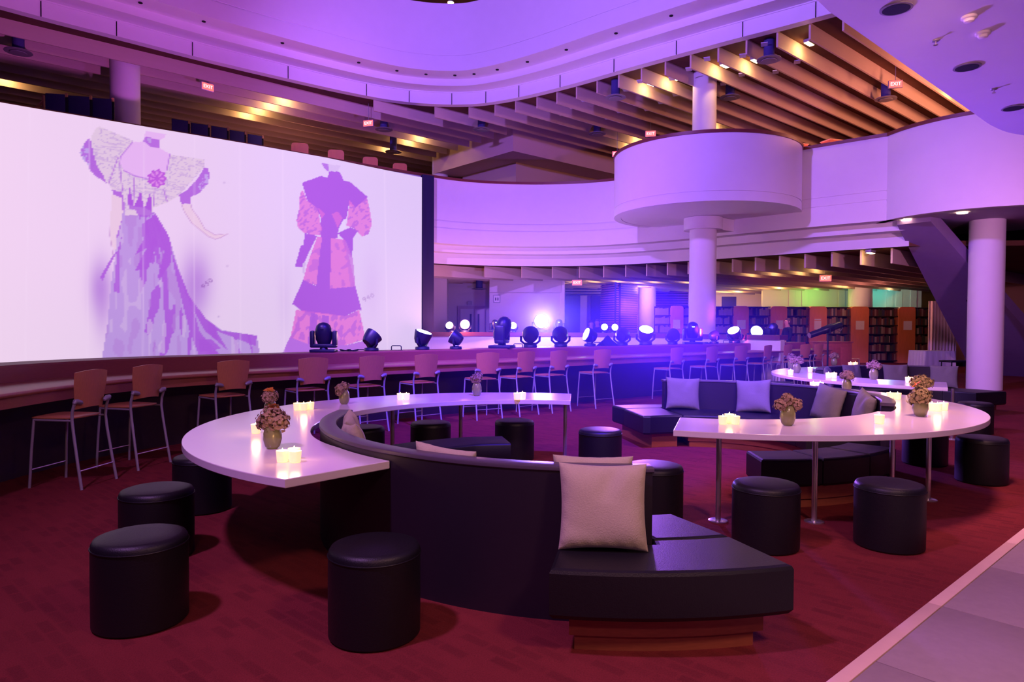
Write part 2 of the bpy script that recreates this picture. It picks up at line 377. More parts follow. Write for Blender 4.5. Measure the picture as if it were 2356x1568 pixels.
# hanger plates over the baffles near the atrium edge, joined strip bridging two baffles each
plate_me = MB().box((0, 0, 0), (0.24, 0.16, 0.02)).mesh('hanger_plate', 0); plate_me.materials.append(mat('hanger_metal', (0.55, 0.5, 0.7), 0.5))
for i in range(1, 13):
    k = -8.48 - .735 * i + .37
    for s in (11.2, 12.6, 14.1, 15.7, 17.4):
        P = FN * k + FD * (s + .25 * (i % 3))
        if inside(fin2, P.x, P.y): obj('hanger_plate', plate_me, None, ceil2, (P.x, P.y, 8.55), FA + 0.5)

# lowered bulkhead and room on the upper storey
bl = [bulk_c, bulk_c + BD * 9, bulk_c + BD * 9 + BN * 5, bulk_c + BN * 5]
struct(MB().slab([tuple(p) for p in bl], 7.78, 8.735).build('wall_bulkhead', mat('bulkhead_paint', (0.62, 0.46, 0.42), 0.7), smooth=0), 'lowered beige bulkhead under the upper ceiling', 'bulkhead')
rc = bulk_c + BD * 1.2 + BN * 1.2
rl = [rc, rc + BD * 9, rc + BD * 9 + BN * 3.4, rc + BN * 3.4]
room = struct(MB().slab([tuple(p) for p in rl], 5.0, 7.78).build('wall_room', mat('room_paint', (0.6, 0.46, 0.45), 0.7), smooth=0), 'beige room wall behind the upper parapet', 'wall')
struct(MB().box((-2, 43.5, 6.9), (68, .2, 3.8)).build('wall_back_upper', mat('upper_back', (0.35, 0.22, 0.18), 0.8), smooth=0), 'far wall of the upper storey', 'wall')

# columns
def column(px, Y, r, z0, z1, label, seg=40):
    p = dep(px, 600, Y); return struct(MB().lathe([(r, z0), (r, z1)], seg).build('column', PLASTER, None, (p.x, p.y, 0)), label, 'column')
COLC = Vector((5.45, 19.6))
struct(MB().lathe([(.375, 0), (.375, 4.3)], 48).build('column', PLASTER, None, (COLC.x, COLC.y, 0)), 'white round column carrying the round balcony', 'column')
capital = struct(MB().lathe([(.54, 4.28), (.54, 4.62)], 48).build('trim_2', PLASTER, None, (COLC.x, COLC.y, 0)), 'round capital and beam under the round balcony', 'capital')
MB().box((1.5, 0, 4.45), (2.8, .9, .34)).build('beam', PLASTER, capital, None, FA, smooth=0)
struct(MB().lathe([(.33, 5.0), (.33, 8.74)], 48).build('column', PLASTER, None, (COLC.x, COLC.y, 0)), 'upper white column rising from the round balcony to the baffles', 'column')
column(291, 18.6, .365, 5.0, 8.74, 'purple lit upper column behind the projection screen')
column(1012, 28.6, .33, 5.0, 8.74, 'thin upper column standing before the lowered bulkhead')
column(1490, 30.6, .38, 0, 3.62, 'white lower column beside the slatted wall')
column(1798, 32.6, .31, 0, 3.62, 'yellow lit lower column behind the bookcases')
column(1981, 30.6, .50, 0, 3.62, 'blue lit thick column behind the bookcases')
column(2270, 17.1, .385, 0, 4.25, 'white column under the large curved balcony')

# round balcony
DC = (5.4, 19.3)
drum = struct(MB().sweep(arc(DC, 2.52, 118, 340, 60), [(0, 6.28), (0, 4.87), (g, 4.87), (g, 4.84), (0, 4.84), (0, 4.62), (.2, 4.62), (.2, 6.28)]).build('wall_round_balcony', PLASTER, smooth=0.4), 'white round balcony bulging from the parapet', 'balcony')
MB().slab(arc(DC, 2.318, 0, 354, 59), 4.63, 4.78).build('soffit', PLASTER, drum)
MB().sweep(arc(DC, 2.55, 118, 340, 60), rect(0, .27, 6.28, 6.36)).build('rail', RAILWOOD, drum)
# large balcony at the side
RC = (11.9, 17.3)
bal = struct(MB().sweep(arc(RC, 2.6, 140, 352, 60), [(0, 6.28), (0, 4.2), (.2, 4.2), (.2, 6.28)]).build('wall_large_balcony', PLASTER, smooth=0.4), 'large curved white balcony over the right column', 'balcony')
bal['label'] = 'large curved white balcony above the sloping stair underside'
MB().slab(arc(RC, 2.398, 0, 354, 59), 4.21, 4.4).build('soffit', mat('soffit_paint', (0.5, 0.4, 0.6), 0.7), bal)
MB().sweep(arc(RC, 2.63, 140, 352, 60), rect(0, .27, 6.28, 6.36)).build('rail', RAILWOOD, bal)
dl_me = MB().lathe([(0.11, 0), (0.11, 0.02)], 20).mesh('downlight'); dl_me.materials.append(mat('lit_downlight', (1, .8, .6), .5, emit=(1.0, .72, .42), strength=14))
for px, py in ((2048, 521), (2085, 505), (2214, 489)):
    p = at(px, py, 4.2); obj('downlight', dl_me, None, bal, (p.x, p.y, 4.182))

# stair flight descending behind the right column
tl, bl_ = Vector((9.62, 17.15, 4.1)), Vector((15.3, 22.6, 0.0)); wv = Vector((.64, -.77, 0)) * 2.3; th = Vector((0, 0, .35))
vs = [tl, bl_, bl_ + wv * 1.1, tl + wv * .33]; vs = vs + [v + th for v in vs]
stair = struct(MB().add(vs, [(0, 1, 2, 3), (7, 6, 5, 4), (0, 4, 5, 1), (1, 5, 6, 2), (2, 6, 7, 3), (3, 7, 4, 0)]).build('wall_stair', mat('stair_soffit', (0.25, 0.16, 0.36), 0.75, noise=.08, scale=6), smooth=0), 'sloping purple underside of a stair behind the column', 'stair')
u_ = (bl_ - tl).normalized(); w_ = wv.normalized(); q = tl + (bl_ - tl) * .45 + wv * .38; nn_ = u_.cross(w_); nn_ = nn_ if nn_.z < 0 else -nn_
MB().add([q + u_ * a + w_ * b + nn_ * h for h in (0, .012) for a, b in ((-.12, -.12), (.12, -.12), (.12, .12), (-.12, .12))], [(0, 1, 2, 3), (7, 6, 5, 4), (0, 4, 5, 1), (1, 5, 6, 2), (2, 6, 7, 3), (3, 7, 4, 0)]).build('vent', HOLE, stair, smooth=0)
struct(MB().box((26, 27.2, 2.1), (17.6, .2, 4.2)).build('wall_right', mat('tan_wall', (0.62, 0.36, 0.2), 0.8), smooth=0), 'tan wall beyond the stair', 'wall')
struct(MB().box((26, 27.0, .12), (17.6, .12, .24)).build('baseboard_right', BLACKPL, smooth=0), 'black baseboard of the tan wall', 'baseboard')

# low soffit overhead with recessed cans
so = spline([at(x, y, 4.2)[:2] for x, y in ((2237, 258), (2290, 293), (2356, 311))] + [(8.3, 9.75), (10.5, 9.4), (13, 8)], 6)
e0 = at(1907, 26, 4.2); e1 = at(1880, 0, 4.2); e2 = e1 + (e1 - e0) * 14
outl = [e2[:2], e1[:2], e0[:2]] + [tuple(p) for p in so] + [(18, 4), (18, -4), (4, -4)]
soff = struct(MB().slab(outl, 4.2, 5.0).build('ceiling_soffit', PLASTER, smooth=0), 'plain violet plaster ceiling with recessed can lights', 'ceiling')
can = MB().lathe([(.125, 0), (.125, -.012), (.11, -.014)], 28).mesh('can_trim'); can.materials.append(GREYMET)
canh = MB().lathe([(.105, -.016), (.105, -.010)], 28).mesh('can_opening'); canh.materials.append(HOLE)
for px, py, lb in ((2062, 18, 'unlit recessed can light beside the two smoke detectors'), (2225, 153, 'unlit recessed can light between the two sprinkler heads'), (2332, 247, 'unlit recessed can light by the curved ceiling edge')):
    p = at(px, py, 4.2); o = thing('recessed_light', lb, 'ceiling light', (p.x, p.y, 4.2), 0, 'recessed can lights in the soffit')
    obj('trim_ring', can, None, o); obj('opening', canh, None, o)
for px, py, lb in ((2153, 92, 'small sprinkler head nearer the smoke detectors'), (2287, 204, 'small sprinkler head nearer the curved ceiling edge')):
    p = at(px, py, 4.2); o = thing('sprinkler', lb, 'sprinkler', (p.x, p.y, 4.2), 0, 'ceiling sprinkler heads')
    MB().lathe([(.035, 0), (.03, -.012), (.012, -.014)], 16).build('rosette', GREYMET, o)
    MB().lathe([(.008, -.012), (.008, -.04), (.02, -.042), (.02, -.047)], 12).build('deflector', STEEL, o)
for px, py in ((2230, 38), (2262, 75)):
    p = at(px, py, 4.2); o = thing('smoke_detector', 'white smoke detector on the plaster ceiling', 'smoke detector', (p.x, p.y, 4.2), 0, 'white ceiling detectors')
    MB().lathe([(.062, 0), (.062, -.018), (.05, -.025)], 20).build('base', PAPER, o)
    MB().lathe([(.045, -.022), (.038, -.045), (.015, -.052)], 20).build('sensor', PAPER, o)

# far guard wall across the opening
GW = [p for p in offset(PAR, -1.3) if -2.65 < p.x < 6.9 and p.y > 15]
guard = struct(MB().sweep(GW, rect(0, .25, 0, 1.2)).build('wall_guard', PLASTER, smooth=0.4), 'low white guard wall across the opening with a wooden cap', 'guard wall')
MB().sweep(GW, rect(-.06, .45, 1.2, 1.32)).build('cap', RAILWOOD, guard)

# ================================================================== FURNITURE ISLANDS
TZ, RZ, SZ = 0.75, 0.81, 0.42          # table top, sofa rail and seat heights
def adeg(c, p): return math.degrees(math.atan2(p[1] - c[1], p[0] - c[0]))
def table(label, co, ro, ci, ri, pa_o, pa_i, pb_o, pb_i, ccw, clear, legs, group='curved white tables'):
    # outline between an outer and an inner arc; clear = (centre, radius) of the sofa back it nestles round
    a0, a1 = adeg(co, pa_o), adeg(co, pb_o); b0, b1 = adeg(ci, pa_i), adeg(ci, pb_i)
    if ccw:
        while a1 < a0: a1 += 360
        while b1 < b0: b1 += 360
    else:
        while a1 > a0: a1 -= 360
        while b1 > b0: b1 -= 360
    outer = arc(co, ro, a0, a1, 90); inner = arc(ci, ri, b0, b1, 90)
    cc, cr = clear; fix = []
    for p in inner:
        v = Vector((p[0] - cc[0], p[1] - cc[1]))
        if v.length < cr and clear_ok(cc, p): v = v.normalized() * cr
        fix.append((cc[0] + v.x, cc[1] + v.y))
    t = thing('curved_table', label, 'table', (co[0], co[1], 0), 0, group)
    top = MB().slab([(p[0] - co[0], p[1] - co[1]) for p in outer + fix[::-1]], TZ - .047, TZ, .004).build('tabletop', WHITETOP, t, smooth=0.3)
    for (x, y) in legs:
        l = MB().cyl((x - co[0], y - co[1], .012), (x - co[0], y - co[1], TZ - .047), .021, 16).build('leg', STEEL, t)
        MB().lathe([(.075, 0), (.075, .008), (.06, .014), (.03, .016)], 28, (x - co[0], y - co[1], 0)).build('foot_plate', STEEL, l)
    return t
def clear_ok(cc, p): return CLEAR(adeg(cc, p) % 360)
S1C, S2C, S3C = (.605, 5.603), (2.2, 7.6), (7.1, 11.35)
P = lambda x, y, z=TZ: tuple(at(x, y, z)[:2])
CLEAR = lambda a: 165 < a < 275
table('curved white table nestled round the sofa back, carrying the two orchid vases', (-.03, 5.606), 2.42, (.146, 5.534), 1.708, P(637, 1107), P(916.6, 1055.5), P(1317, 904), P(1313, 921), False, (S1C, 2.108), [(.60, 7.62), (-.57, 7.62), (-1.26, 7.2)])
CLEAR = lambda a: a > 318 or a < 98
o2e = (2.224 + 2.444 * math.cos(math.radians(56)), 7.41 + 2.444 * math.sin(math.radians(56)))
i2e = (S2C[0] + 1.818 * math.cos(math.radians(60)), S2C[1] + 1.818 * math.sin(math.radians(60)))
table('curved white table on steel posts beside the stone walkway', (2.224, 7.41), 2.444, (2.056, 7.705), 1.897, P(1547, 990.5), P(1565, 959), o2e, i2e, True, (S2C, 1.818), [tuple(at(x, y, 0)[:2]) for x, y in ((1652, 1198), (1873, 1200), (2135, 1150))] + [(3.36, 6.0)])
CLEAR = lambda a: 45 < a < 160
o3e = (6.90 + 2.483 * math.cos(math.radians(75)), 11.15 + 2.483 * math.sin(math.radians(75)))
i3e = (S3C[0] + 1.87 * math.cos(math.radians(75)), S3C[1] + 1.87 * math.sin(math.radians(75)))
table('curved white table farthest from the walkway, near the wooden desk', (6.90, 11.15), 2.483, (7.10, 11.54), 1.888, P(2182, 892.4), P(2178, 879), o3e, i3e, False, (S3C, 1.87), [(6.05, 9.35), (5.25, 10.25), (4.95, 11.5)])

def cushions(parent, path, o0, o1, n, name='seat_cushion', zb=.185):
    # n cushions along a path, each its own mesh, with a two-step wooden plinth underneath
    m = len(path) - 1
    for i in range(n):
        seg = path[int(i * m / n):int((i + 1) * m / n) + 1]
        d0 = (Vector(seg[1]) - Vector(seg[0])).normalized() * .004; d1 = (Vector(seg[-1]) - Vector(seg[-2])).normalized() * .004
        seg = [Vector(seg[0]) + d0] + [Vector(p) for p in seg[1:-1]] + [Vector(seg[-1]) - d1]
        MB().sweep(seg, rsec(o0, o1, zb, SZ, .022)).build(name, LEATHER, parent, smooth=1.0)
    trim = max(1, int(len(path) * .05)); pp = path[trim:len(path) - trim]
    MB().sweep(pp, rect(o0 + .09, o1 - .02, .075, zb)).build('plinth', PLINTH, parent)
    MB().sweep(pp[1:-1], rect(o0 + .11, o1 - .04, 0, .075)).build('plinth', PLINTH, parent)
def ring_pts(c, r, a0, a1, n): return arc(c, r, a0, a1, n)

# --- sofa 1
S = thing('curved_sofa', 'black leather curved sofa with one beige pillow outside its back, nearest the stone walkway', 'sofa', (0, 0, 0), 0, 'curved sofas')
S['label'] = 'black leather curved sofa with a beige pillow on the outer side of its back'
MB().sweep(arc(S1C, 2.045, -86.6, -186, 70), rect(-.055, .055, 0, RZ - .03)).build('backrest', SOFABACK, S, smooth=0.5)
MB().sweep(arc(S1C, 2.045, -86.4, -187, 70), rsec(-.062, .062, RZ - .03, RZ, .008)).build('top_rail', SOFARAIL_LIT, S, smooth=0.5)
ol = arc(S1C, 2.52, -99.8, -73.2, 30) + arc(S1C, 2.045, -73.9, -86.0, 14) + arc(S1C, 2.11, -86.2, -99.6, 16)
MB().slab(ol, .185, SZ, .022).build('seat_cushion', LEATHER, S, smooth=0.35)
MB().slab(arc(S1C, 2.42, -97.8, -75.3, 30) + arc(S1C, 2.13, -75.6, -97.5, 30), .075, .185).build('plinth', PLINTH, S, smooth=0.5)
MB().slab(arc(S1C, 2.40, -97.2, -76.3, 30) + arc(S1C, 2.15, -76.6, -97.0, 30), 0, .075).build('plinth', PLINTH, S, smooth=0.5)
in1 = arc(S1C, 1.985, -86.9, -180, 60)
cushions(S, in1[:40], -.44, 0, 2)
MB().slab(arc(S1C, 2.038, -73.9, -85.8, 14) + arc(S1C, 1.985, -86.2, -86.7, 2) + arc(S1C, 1.57, -86.7, -76.8, 14), .185, SZ, .022).build('seat_cushion', LEATHER, S, smooth=0.35)
MB().slab(arc(S1C, 1.95, -77, -86, 8) + arc(S1C, 1.67, -86, -79, 8), 0, .185).build('plinth', PLINTH, S)
far1 = spline([in1[39], in1[50], in1[60], (-1.34, 6.02), (-1.08, 6.43), (-.55, 6.80), (-.10, 6.91)], 9)
B1 = thing('backless_bench', 'backless black leather bench curving on from the sofa under the table posts', 'bench', (0, 0, 0), 0, 'backless benches')
B1['label'] = 'backless black leather bench curving round behind the sofa with the outer pillow'
cushions(B1, far1, -.46, -.005, 3)

# --- sofa 2
S = thing('curved_sofa', 'black leather curved sofa with four olive pillows facing the steel posts', 'sofa', (0, 0, 0), 0, 'curved sofas')
MB().sweep(arc(S2C, 1.755, 94, -35, 70), rect(-.055, .055, 0, RZ - .03)).build('backrest', SOFABACK, S, smooth=0.5)
MB().sweep(arc(S2C, 1.755, 94.5, -36, 70), rsec(-.062, .062, RZ - .03, RZ, .008)).build('top_rail', SOFARAIL_LIT, S, smooth=0.5)
in2 = arc(S2C, 1.695, 93, -30, 70)
cushions(S, in2, -.66, 0, 4) if False else None
def inner_seat(S, c, r0, r1, a0, a1, n):
    st = (a1 - a0) / n
    for i in range(n):
        b0, b1 = a0 + st * i, a0 + st * (i + 1); e = .15 if st > 0 else -.15
        MB().slab(arc(c, r1, b0 + e, b1 - e, 14) + arc(c, r0, b1 - e, b0 + e, 14), .185, SZ, .022).build('seat_cushion', LEATHER, S, smooth=0.35)
    e = 5 if st > 0 else -5
    MB().slab(arc(c, r1 - .03, a0 + e, a1 - e, 40) + arc(c, r0 + .10, a1 - e, a0 + e, 40), .075, .185).build('plinth', PLINTH, S, smooth=0.5)
    MB().slab(arc(c, r1 - .05, a0 + e * 1.2, a1 - e * 1.2, 40) + arc(c, r0 + .12, a1 - e * 1.2, a0 + e * 1.2, 40), 0, .075).build('plinth', PLINTH, S, smooth=0.5)
inner_seat(S, S2C, 1.0, 1.695, 92, -26, 4)
MB().slab(arc(S2C, 1.745, 94.6, 113, 12) + [(S2C[0] - .56, S2C[1] + .88)] + arc(S2C, 1.0, 118, 92.4, 12), .185, SZ, .022).build('seat_cushion', LEATHER, S, smooth=0.35)
MB().slab(arc(S2C, 2.17, 78, 111, 18) + arc(S2C, 1.755, 112, 94.6, 10) + arc(S2C, 1.82, 94, 78, 10), .185, SZ, .022).build('seat_cushion', LEATHER, S, smooth=0.35)
MB().slab(arc(S2C, 2.08, 80, 108, 18) + arc(S2C, 1.12, 112, 94, 12) + arc(S2C, 1.83, 92, 80, 8), 0, .185).build('plinth', PLINTH, S, smooth=0.5)
B2 = thing('backless_bench', 'backless black leather bench on a brown plinth behind the steel table posts', 'bench', (0, 0, 0), 0, 'backless benches')
inner_seat(B2, S2C, 1.44, 1.87, -93, -42, 3)

# --- sofa 3
S = thing('curved_sofa', 'black leather curved sofa with four olive pillows in front of the white-clothed table', 'sofa', (0, 0, 0), 0, 'curved sofas')
MB().sweep(arc(S3C, 1.805, 50, 155, 60), rect(-.055, .055, 0, RZ - .03)).build('backrest', SOFABACK, S, smooth=0.5)
MB().sweep(arc(S3C, 1.805, 49.6, 156, 60), rsec(-.062, .062, RZ - .03, RZ, .008)).build('top_rail', SOFARAIL_LIT, S, smooth=0.5)
inner_seat(S, S3C, .95, 1.745, 22, 150, 4)

# --- pillows
def pillow_mesh(w, h, t, seed):
    r = np.random.default_rng(seed); n = 45; vs = []; fs = []
    ph = r.uniform(0, 6.28, 6)
    for side in (1, -1):
        for j in range(n):
            for i in range(n):
                u = -1 + 2 * i / (n - 1); v = -1 + 2 * j / (n - 1)
                su = math.sin(u * math.pi / 2); sv = math.sin(v * math.pi / 2)
                pin = 0.07
                x = su * (1 - pin * (1 - sv * sv)); z = sv * (1 - pin * (1 - su * su))
                th = max(0.0, (1 - su ** 4) * (1 - sv ** 4)) ** 0.55
                cu = u - .05 - .25 * max(0, v - .2)
                wr = 0.07 * math.sin(4 * u + ph[0] + 2.2 * v) * math.sin(3.3 * v + ph[1]) - 0.30 * math.exp(-(cu * 7) ** 2) * max(0, v - .05) * (1.1 - v) * 2.2 + 0.16 * math.exp(-((cu - .22) * 6) ** 2) * max(0, v - .1) * (1.1 - v) * 2
                wr += 0.10 * math.sin(26 * u + 4 * v + ph[4]) * max(0, abs(v) - .55) * 2 + 0.10 * math.sin(24 * v + ph[5]) * max(0, abs(u) - .6) * 2 - .12 * math.exp(-((v + .45 + .25 * u) * 7) ** 2) * max(0, -u)
                vs.append((x * w / 2, -side * t / 2 * th * (1 + wr * 1.4), z * h / 2 + h / 2))
    N = n * n
    for s in (0, 1):
        for j in range(n - 1):
            for i in range(n - 1):
                a, b, c, d = s * N + j * n + i, s * N + j * n + i + 1, s * N + (j + 1) * n + i + 1, s * N + (j + 1) * n + i
                fs.append((a, b, c, d) if s == 0 else (d, c, b, a))
    bm = bmesh.new(); V = [bm.verts.new(v) for v in vs]
    for f in fs: bm.faces.new([V[i] for i in f])
    bmesh.ops.remove_doubles(bm, verts=bm.verts, dist=0.0006)
    me = bpy.data.meshes.new('pillow'); bm.to_mesh(me); bm.free(); me.shade_smooth(); return me
def pillow(c, r, a, inward, m, label, seed, w=.43, h=.43, t=.13, lean=11, spin=0, z=SZ):
    ra = math.radians(a); out = Vector((math.cos(ra), math.sin(ra)))
    p = Vector(c) + out * r; f = -out if inward else out        # facing direction
    me = pillow_mesh(w, h, t, seed); me.materials.append(m)
    o = bpy.data.objects.new('pillow', me); COL.objects.link(o)
    yaw = math.atan2(f.y, f.x) + math.pi / 2
    o.rotation_euler = (Euler((0, 0, yaw)).to_matrix() @ Euler((math.radians(-lean), 0, 0)).to_matrix() @ Euler((0, math.radians(spin), 0)).to_matrix()).to_euler()
    o.location = (p.x, p.y, z + .002); tag(o, label, 'pillow', 'sofa pillows'); return o
def ang_at(c, r, px, lo, hi):          # angle on a circle seen in photo column px
    best = min(np.linspace(lo, hi, 2000), key=lambda a: abs(proj_np(c[0] + r * math.cos(math.radians(a)), c[1] + r * math.sin(math.radians(a)), .6)[0] - px)); return best
pillow(S1C, 2.235, ang_at(S1C, 2.235, 1388, -120, -70), False, CUSHION, 'creased beige pillow leaning on the outer side of the sofa back', 1, .445, .43, .14, 12)
pillow(S1C, 1.87, ang_at(S1C, 1.87, 1362, -120, -70), True, CUSHION, 'beige pillow whose top edge shows over the sofa rail behind the creased pillow', 2)
pillow(S1C, 1.87, ang_at(S1C, 1.87, 1036, -140, -80), True, CUSHION, 'beige pillow showing over the middle of the sofa rail', 3, spin=-3)
pillow(S1C, 1.84, -154, True, CUSHION, 'beige pillow leaning over another at the curled end of the sofa rail', 4, spin=8)
pillow(S1C, 1.82, -171, True, CUSHION, 'beige pillow standing inside the curled end of the sofa rail', 5, spin=-6)
for i, (px, lb) in enumerate(((1571, 'olive pillow at the open end of the sofa beside the blue lit seat'), (1733, 'olive pillow second along the sofa behind the table with three grouped candles'), (1893, 'olive pillow leaning in front of the candles on the table behind'), (1972, 'olive pillow tucked in the inner corner of the sofa back'))):
    pillow(S2C, 1.57, ang_at(S2C, 1.57, px, -30, 100), True, CUSHION2, lb, 10 + i, .45, .43, .13, 12, spin=(2, -4, 9, 12)[i])
for i, (px, lb) in enumerate(((1912, 'olive pillow at the curled end of the far sofa'), (1966, 'olive pillow beside the curled end of the far sofa'), (2063, 'olive pillow in the middle of the far sofa'), (2171, 'olive pillow at the end of the far sofa beside the white column'))):
    pillow(S3C, 1.62, ang_at(S3C, 1.62, px, 45, 160), True, CUSHION2, lb, 20 + i, .46, .42, .13, 12)

# --- drum stools
def stool_proto():
    t = thing('drum_stool', 'x', 'stool')
    MB().lathe([(.215, 0), (.226, .012), (.227, .2), (.226, .405)], 48).build('body', LEATHER, t)
    tp = MB().lathe([(.226, .405), (.224, .425), (.214, .442), (.19, .450), (.1, .455), (.02, .456)], 48).build('seat_pad', LEATHER, t, smooth=1.2)
    MB().tube([(.2275 * math.cos(a), .2275 * math.sin(a), .407) for a in np.linspace(0, 2 * math.pi, 49)], .0035, 6).build('piping', LEATHER, tp)
    return t
stool0 = stool_proto(); stool_n = [0]
def stool(p, label):
    if stool_n[0] == 0: o = stool0; o.location = (p.x, p.y, 0)
    else: o = dup(stool0, (p.x, p.y, 0))
    stool_n[0] += 1; o['label'] = label; o['group'] = 'black drum stools'; return o
def by_bottom(px, py): q = at(px, py, 0); q2 = Vector((q.x, q.y)); return q2 + q2.normalized() * .225
def by_top(px, py): q = at(px, py, .452); q2 = Vector((q.x, q.y)); return q2 - q2.normalized() * .19
stool(by_bottom(325, 1466), 'black drum stool standing in front of another by the table rim, furthest from the counter')
stool(by_top(361, 1107), 'black drum stool standing between two others along the table rim')
stool(by_bottom(466, 1186), 'black drum stool half under the rounded table rim, facing the counter chairs')
stool(by_bottom(862, 1503), 'black drum stool pulled up to the outer side of the sofa back')
stool(by_top(1505, 1056), 'blue lit drum stool just past the end panel of the sofa with the creased pillow')
stool(by_top(1381, 980), 'blue lit drum stool alone on open carpet between the two sofas')
stool(by_top(991, 964), 'drum stool behind the backless bench near the curled sofa end')
stool(by_top(1184, 960), 'drum stool behind the backless bench end, beside a table post')
stool(by_top(836, 974), 'drum stool half hidden by the pillows at the curled sofa end')
stool(by_bottom(1760, 1278), 'drum stool between two steel table posts next to the sofa seat end')
stool(by_bottom(2044, 1275), 'drum stool before the backless bench with the brown plinth')
stool(by_bottom(2127, 1074), 'drum stool under the table beyond the steel posts')
stool(by_bottom(2257, 1117), 'drum stool on open carpet near the stone walkway')
stool(by_bottom(2243, 1000), 'drum stool half hidden behind the rounded table end by the far bench')
stool(by_top(1799, 876), 'drum stool under the far table rim')

# --- vases and candle cups
VASE = mat('celadon_glaze', (0.24, 0.25, 0.08), 0.25, coat=0.5)
PETAL = mat('hydrangea_petals', (0.34, 0.22, 0.13), 0.8, noise=0.5, scale=60); PETAL2 = mat('green_hydrangea_petals', (0.30, 0.24, 0.08), 0.8, noise=0.5, scale=60)
ORCHID = mat('orange_orchid', (0.85, 0.28, 0.04), 0.55, noise=0.2, scale=40)
def petals(n, cs, seed, s=.011):
    r = np.random.default_rng(seed); mb = MB()
    for c, rad in cs:
        for k in range(n):
            v = Vector(r.normal(size=3)).normalized()
            if v.z < -.75: continue
            p = Vector(c) + v * rad * r.uniform(.6, 1.12); a = v.orthogonal().normalized(); a = (a + v.cross(a) * r.uniform(-2, 2)).normalized(); b = v.cross(a); q = s * r.uniform(.7, 1.3)
            w = v * q * r.uniform(-.3, .7)
            mb.add([p - a * q, p + b * q * .9 + w, p + a * q + w * .6, p - b * q * .9 + w], [(0, 3, 2, 1)])
    return mb
def vase(px, py, label, seed, orchid=None, s=1.0, heads=None, m=None):
    q = at(px, py, TZ); t = thing('flower_vase', label, 'vase', (q.x, q.y, TZ), seed * 1.3, 'bud vases on the tables'); t.scale = (s, s, s)
    MB().lathe([(.022, 0), (.034, .012), (.043, .045), (.041, .075), (.033, .100), (.026, .112), (.021, .112)], 24).build('vase_body', VASE, t)
    heads = heads or [((.0, 0, .150), .045), ((.04, .01, .138), .034), ((-.038, -.012, .140), .036)]
    core = MB()
    for c, rad in heads: core.lathe([(.001, -rad * .6), (rad * .45, -rad * .35), (rad * .6, 0), (rad * .45, rad * .4), (.001, rad * .6)], 12, c)
    core.tube([(0, 0, .09), heads[0][0]], .006, 6)
    fl = core.build('flower_head', m or PETAL, t)
    petals(230, heads, seed).build('petals', m or PETAL, fl, smooth=0)
    if orchid:
        mb = MB(); R = Matrix.Rotation(orchid[3], 3, 'Z') @ Matrix.Rotation(.7, 3, 'X')
        for k in range(6):
            a = k * math.pi / 3; L = .042 if k % 2 == 0 else .034; w = .013
            e = Vector((math.cos(a), math.sin(a), 0)); f = Vector((-math.sin(a), math.cos(a), 0)); z = Vector((0, 0, 1)); c = Vector(orchid[:3])
            pts = [Vector((0, 0, 0)), e * L * .5 + f * w + z * .008, e * L + z * .004, e * L * .5 - f * w + z * .008, e * L * .5 + z * .001]
            mb.add([c + R @ p for p in pts], [(0, 4, 1), (1, 4, 2), (2, 4, 3), (3, 4, 0)])
        mb.add([Vector(orchid[:3]) + R @ Vector(p) for p in ((.008, 0, .004), (-.004, .007, .004), (-.004, -.007, .004), (0, 0, .022))], [(0, 1, 3), (1, 2, 3), (2, 0, 3)])
        mb.build('orchid', ORCHID, t)
    return t
vase(622, 962, 'vase of brown hydrangea with an orange orchid, standing behind the larger orchid vase', 1, (-.035, -.02, .185, 2.2), 1.28)
vase(627, 1031, 'vase of dense brown hydrangea topped by a large orange orchid', 2, (.03, -.03, .185, .5), 1.35, [((0, 0, .145), .056), ((.03, .01, .125), .045), ((-.034, -.012, .125), .045), ((.0, -.03, .13), .04)])
vase(792, 929, 'vase of brown hydrangea leaning to one side beside the candle trio', 3, None, 1.25, [((.0, 0, .14), .036), ((.036, .0, .125), .036), ((.045, .0, .10), .03)])
vase(1097, 910, 'vase of pale lilac lit hydrangea on the table arm by the counter', 4, None, 1.3, [((0, 0, .15), .042), ((-.04, 0, .14), .036), ((-.01, .02, .17), .03)])
vase(1812, 978, 'egg shaped green vase with brown hydrangea in two bunches on the table with steel posts', 5, None, 1.42, [((0, 0, .14), .032), ((.045, 0, .115), .036), ((-.045, 0, .115), .036), ((0, .01, .15), .03)])
vase(1948, 900, 'green vase of hydrangea on the table behind the sofa with the olive pillows', 6, None, 1.35)
vase(2119, 922, 'vase of olive hydrangea standing behind another at the rounded table end', 7, None, 1.5, [((0, 0, .14), .05), ((.03, .01, .13), .045), ((-.03, 0, .13), .045)], PETAL2)
vase(2117, 957, 'vase of olive gold hydrangea in front of another at the rounded table end', 8, (.0, -.02, .185, .1), 1.5, [((0, 0, .125), .052), ((.03, .01, .12), .045), ((-.03, 0, .12), .045), ((0, -.02, .1), .045)], PETAL2)
vase(1833, 858, 'hydrangea vase on the far table close to the counter chairs', 9, None, 1.5)
vase(1820, 848, 'hydrangea vase behind another on the far table rim', 10, None, 1.5)
vase(2010, 873, 'hydrangea vase in the middle of the far table', 11, None, 1.5)
vase(1919, 841, 'hydrangea vase on the far table behind the far sofa back', 12, None, 1.4)

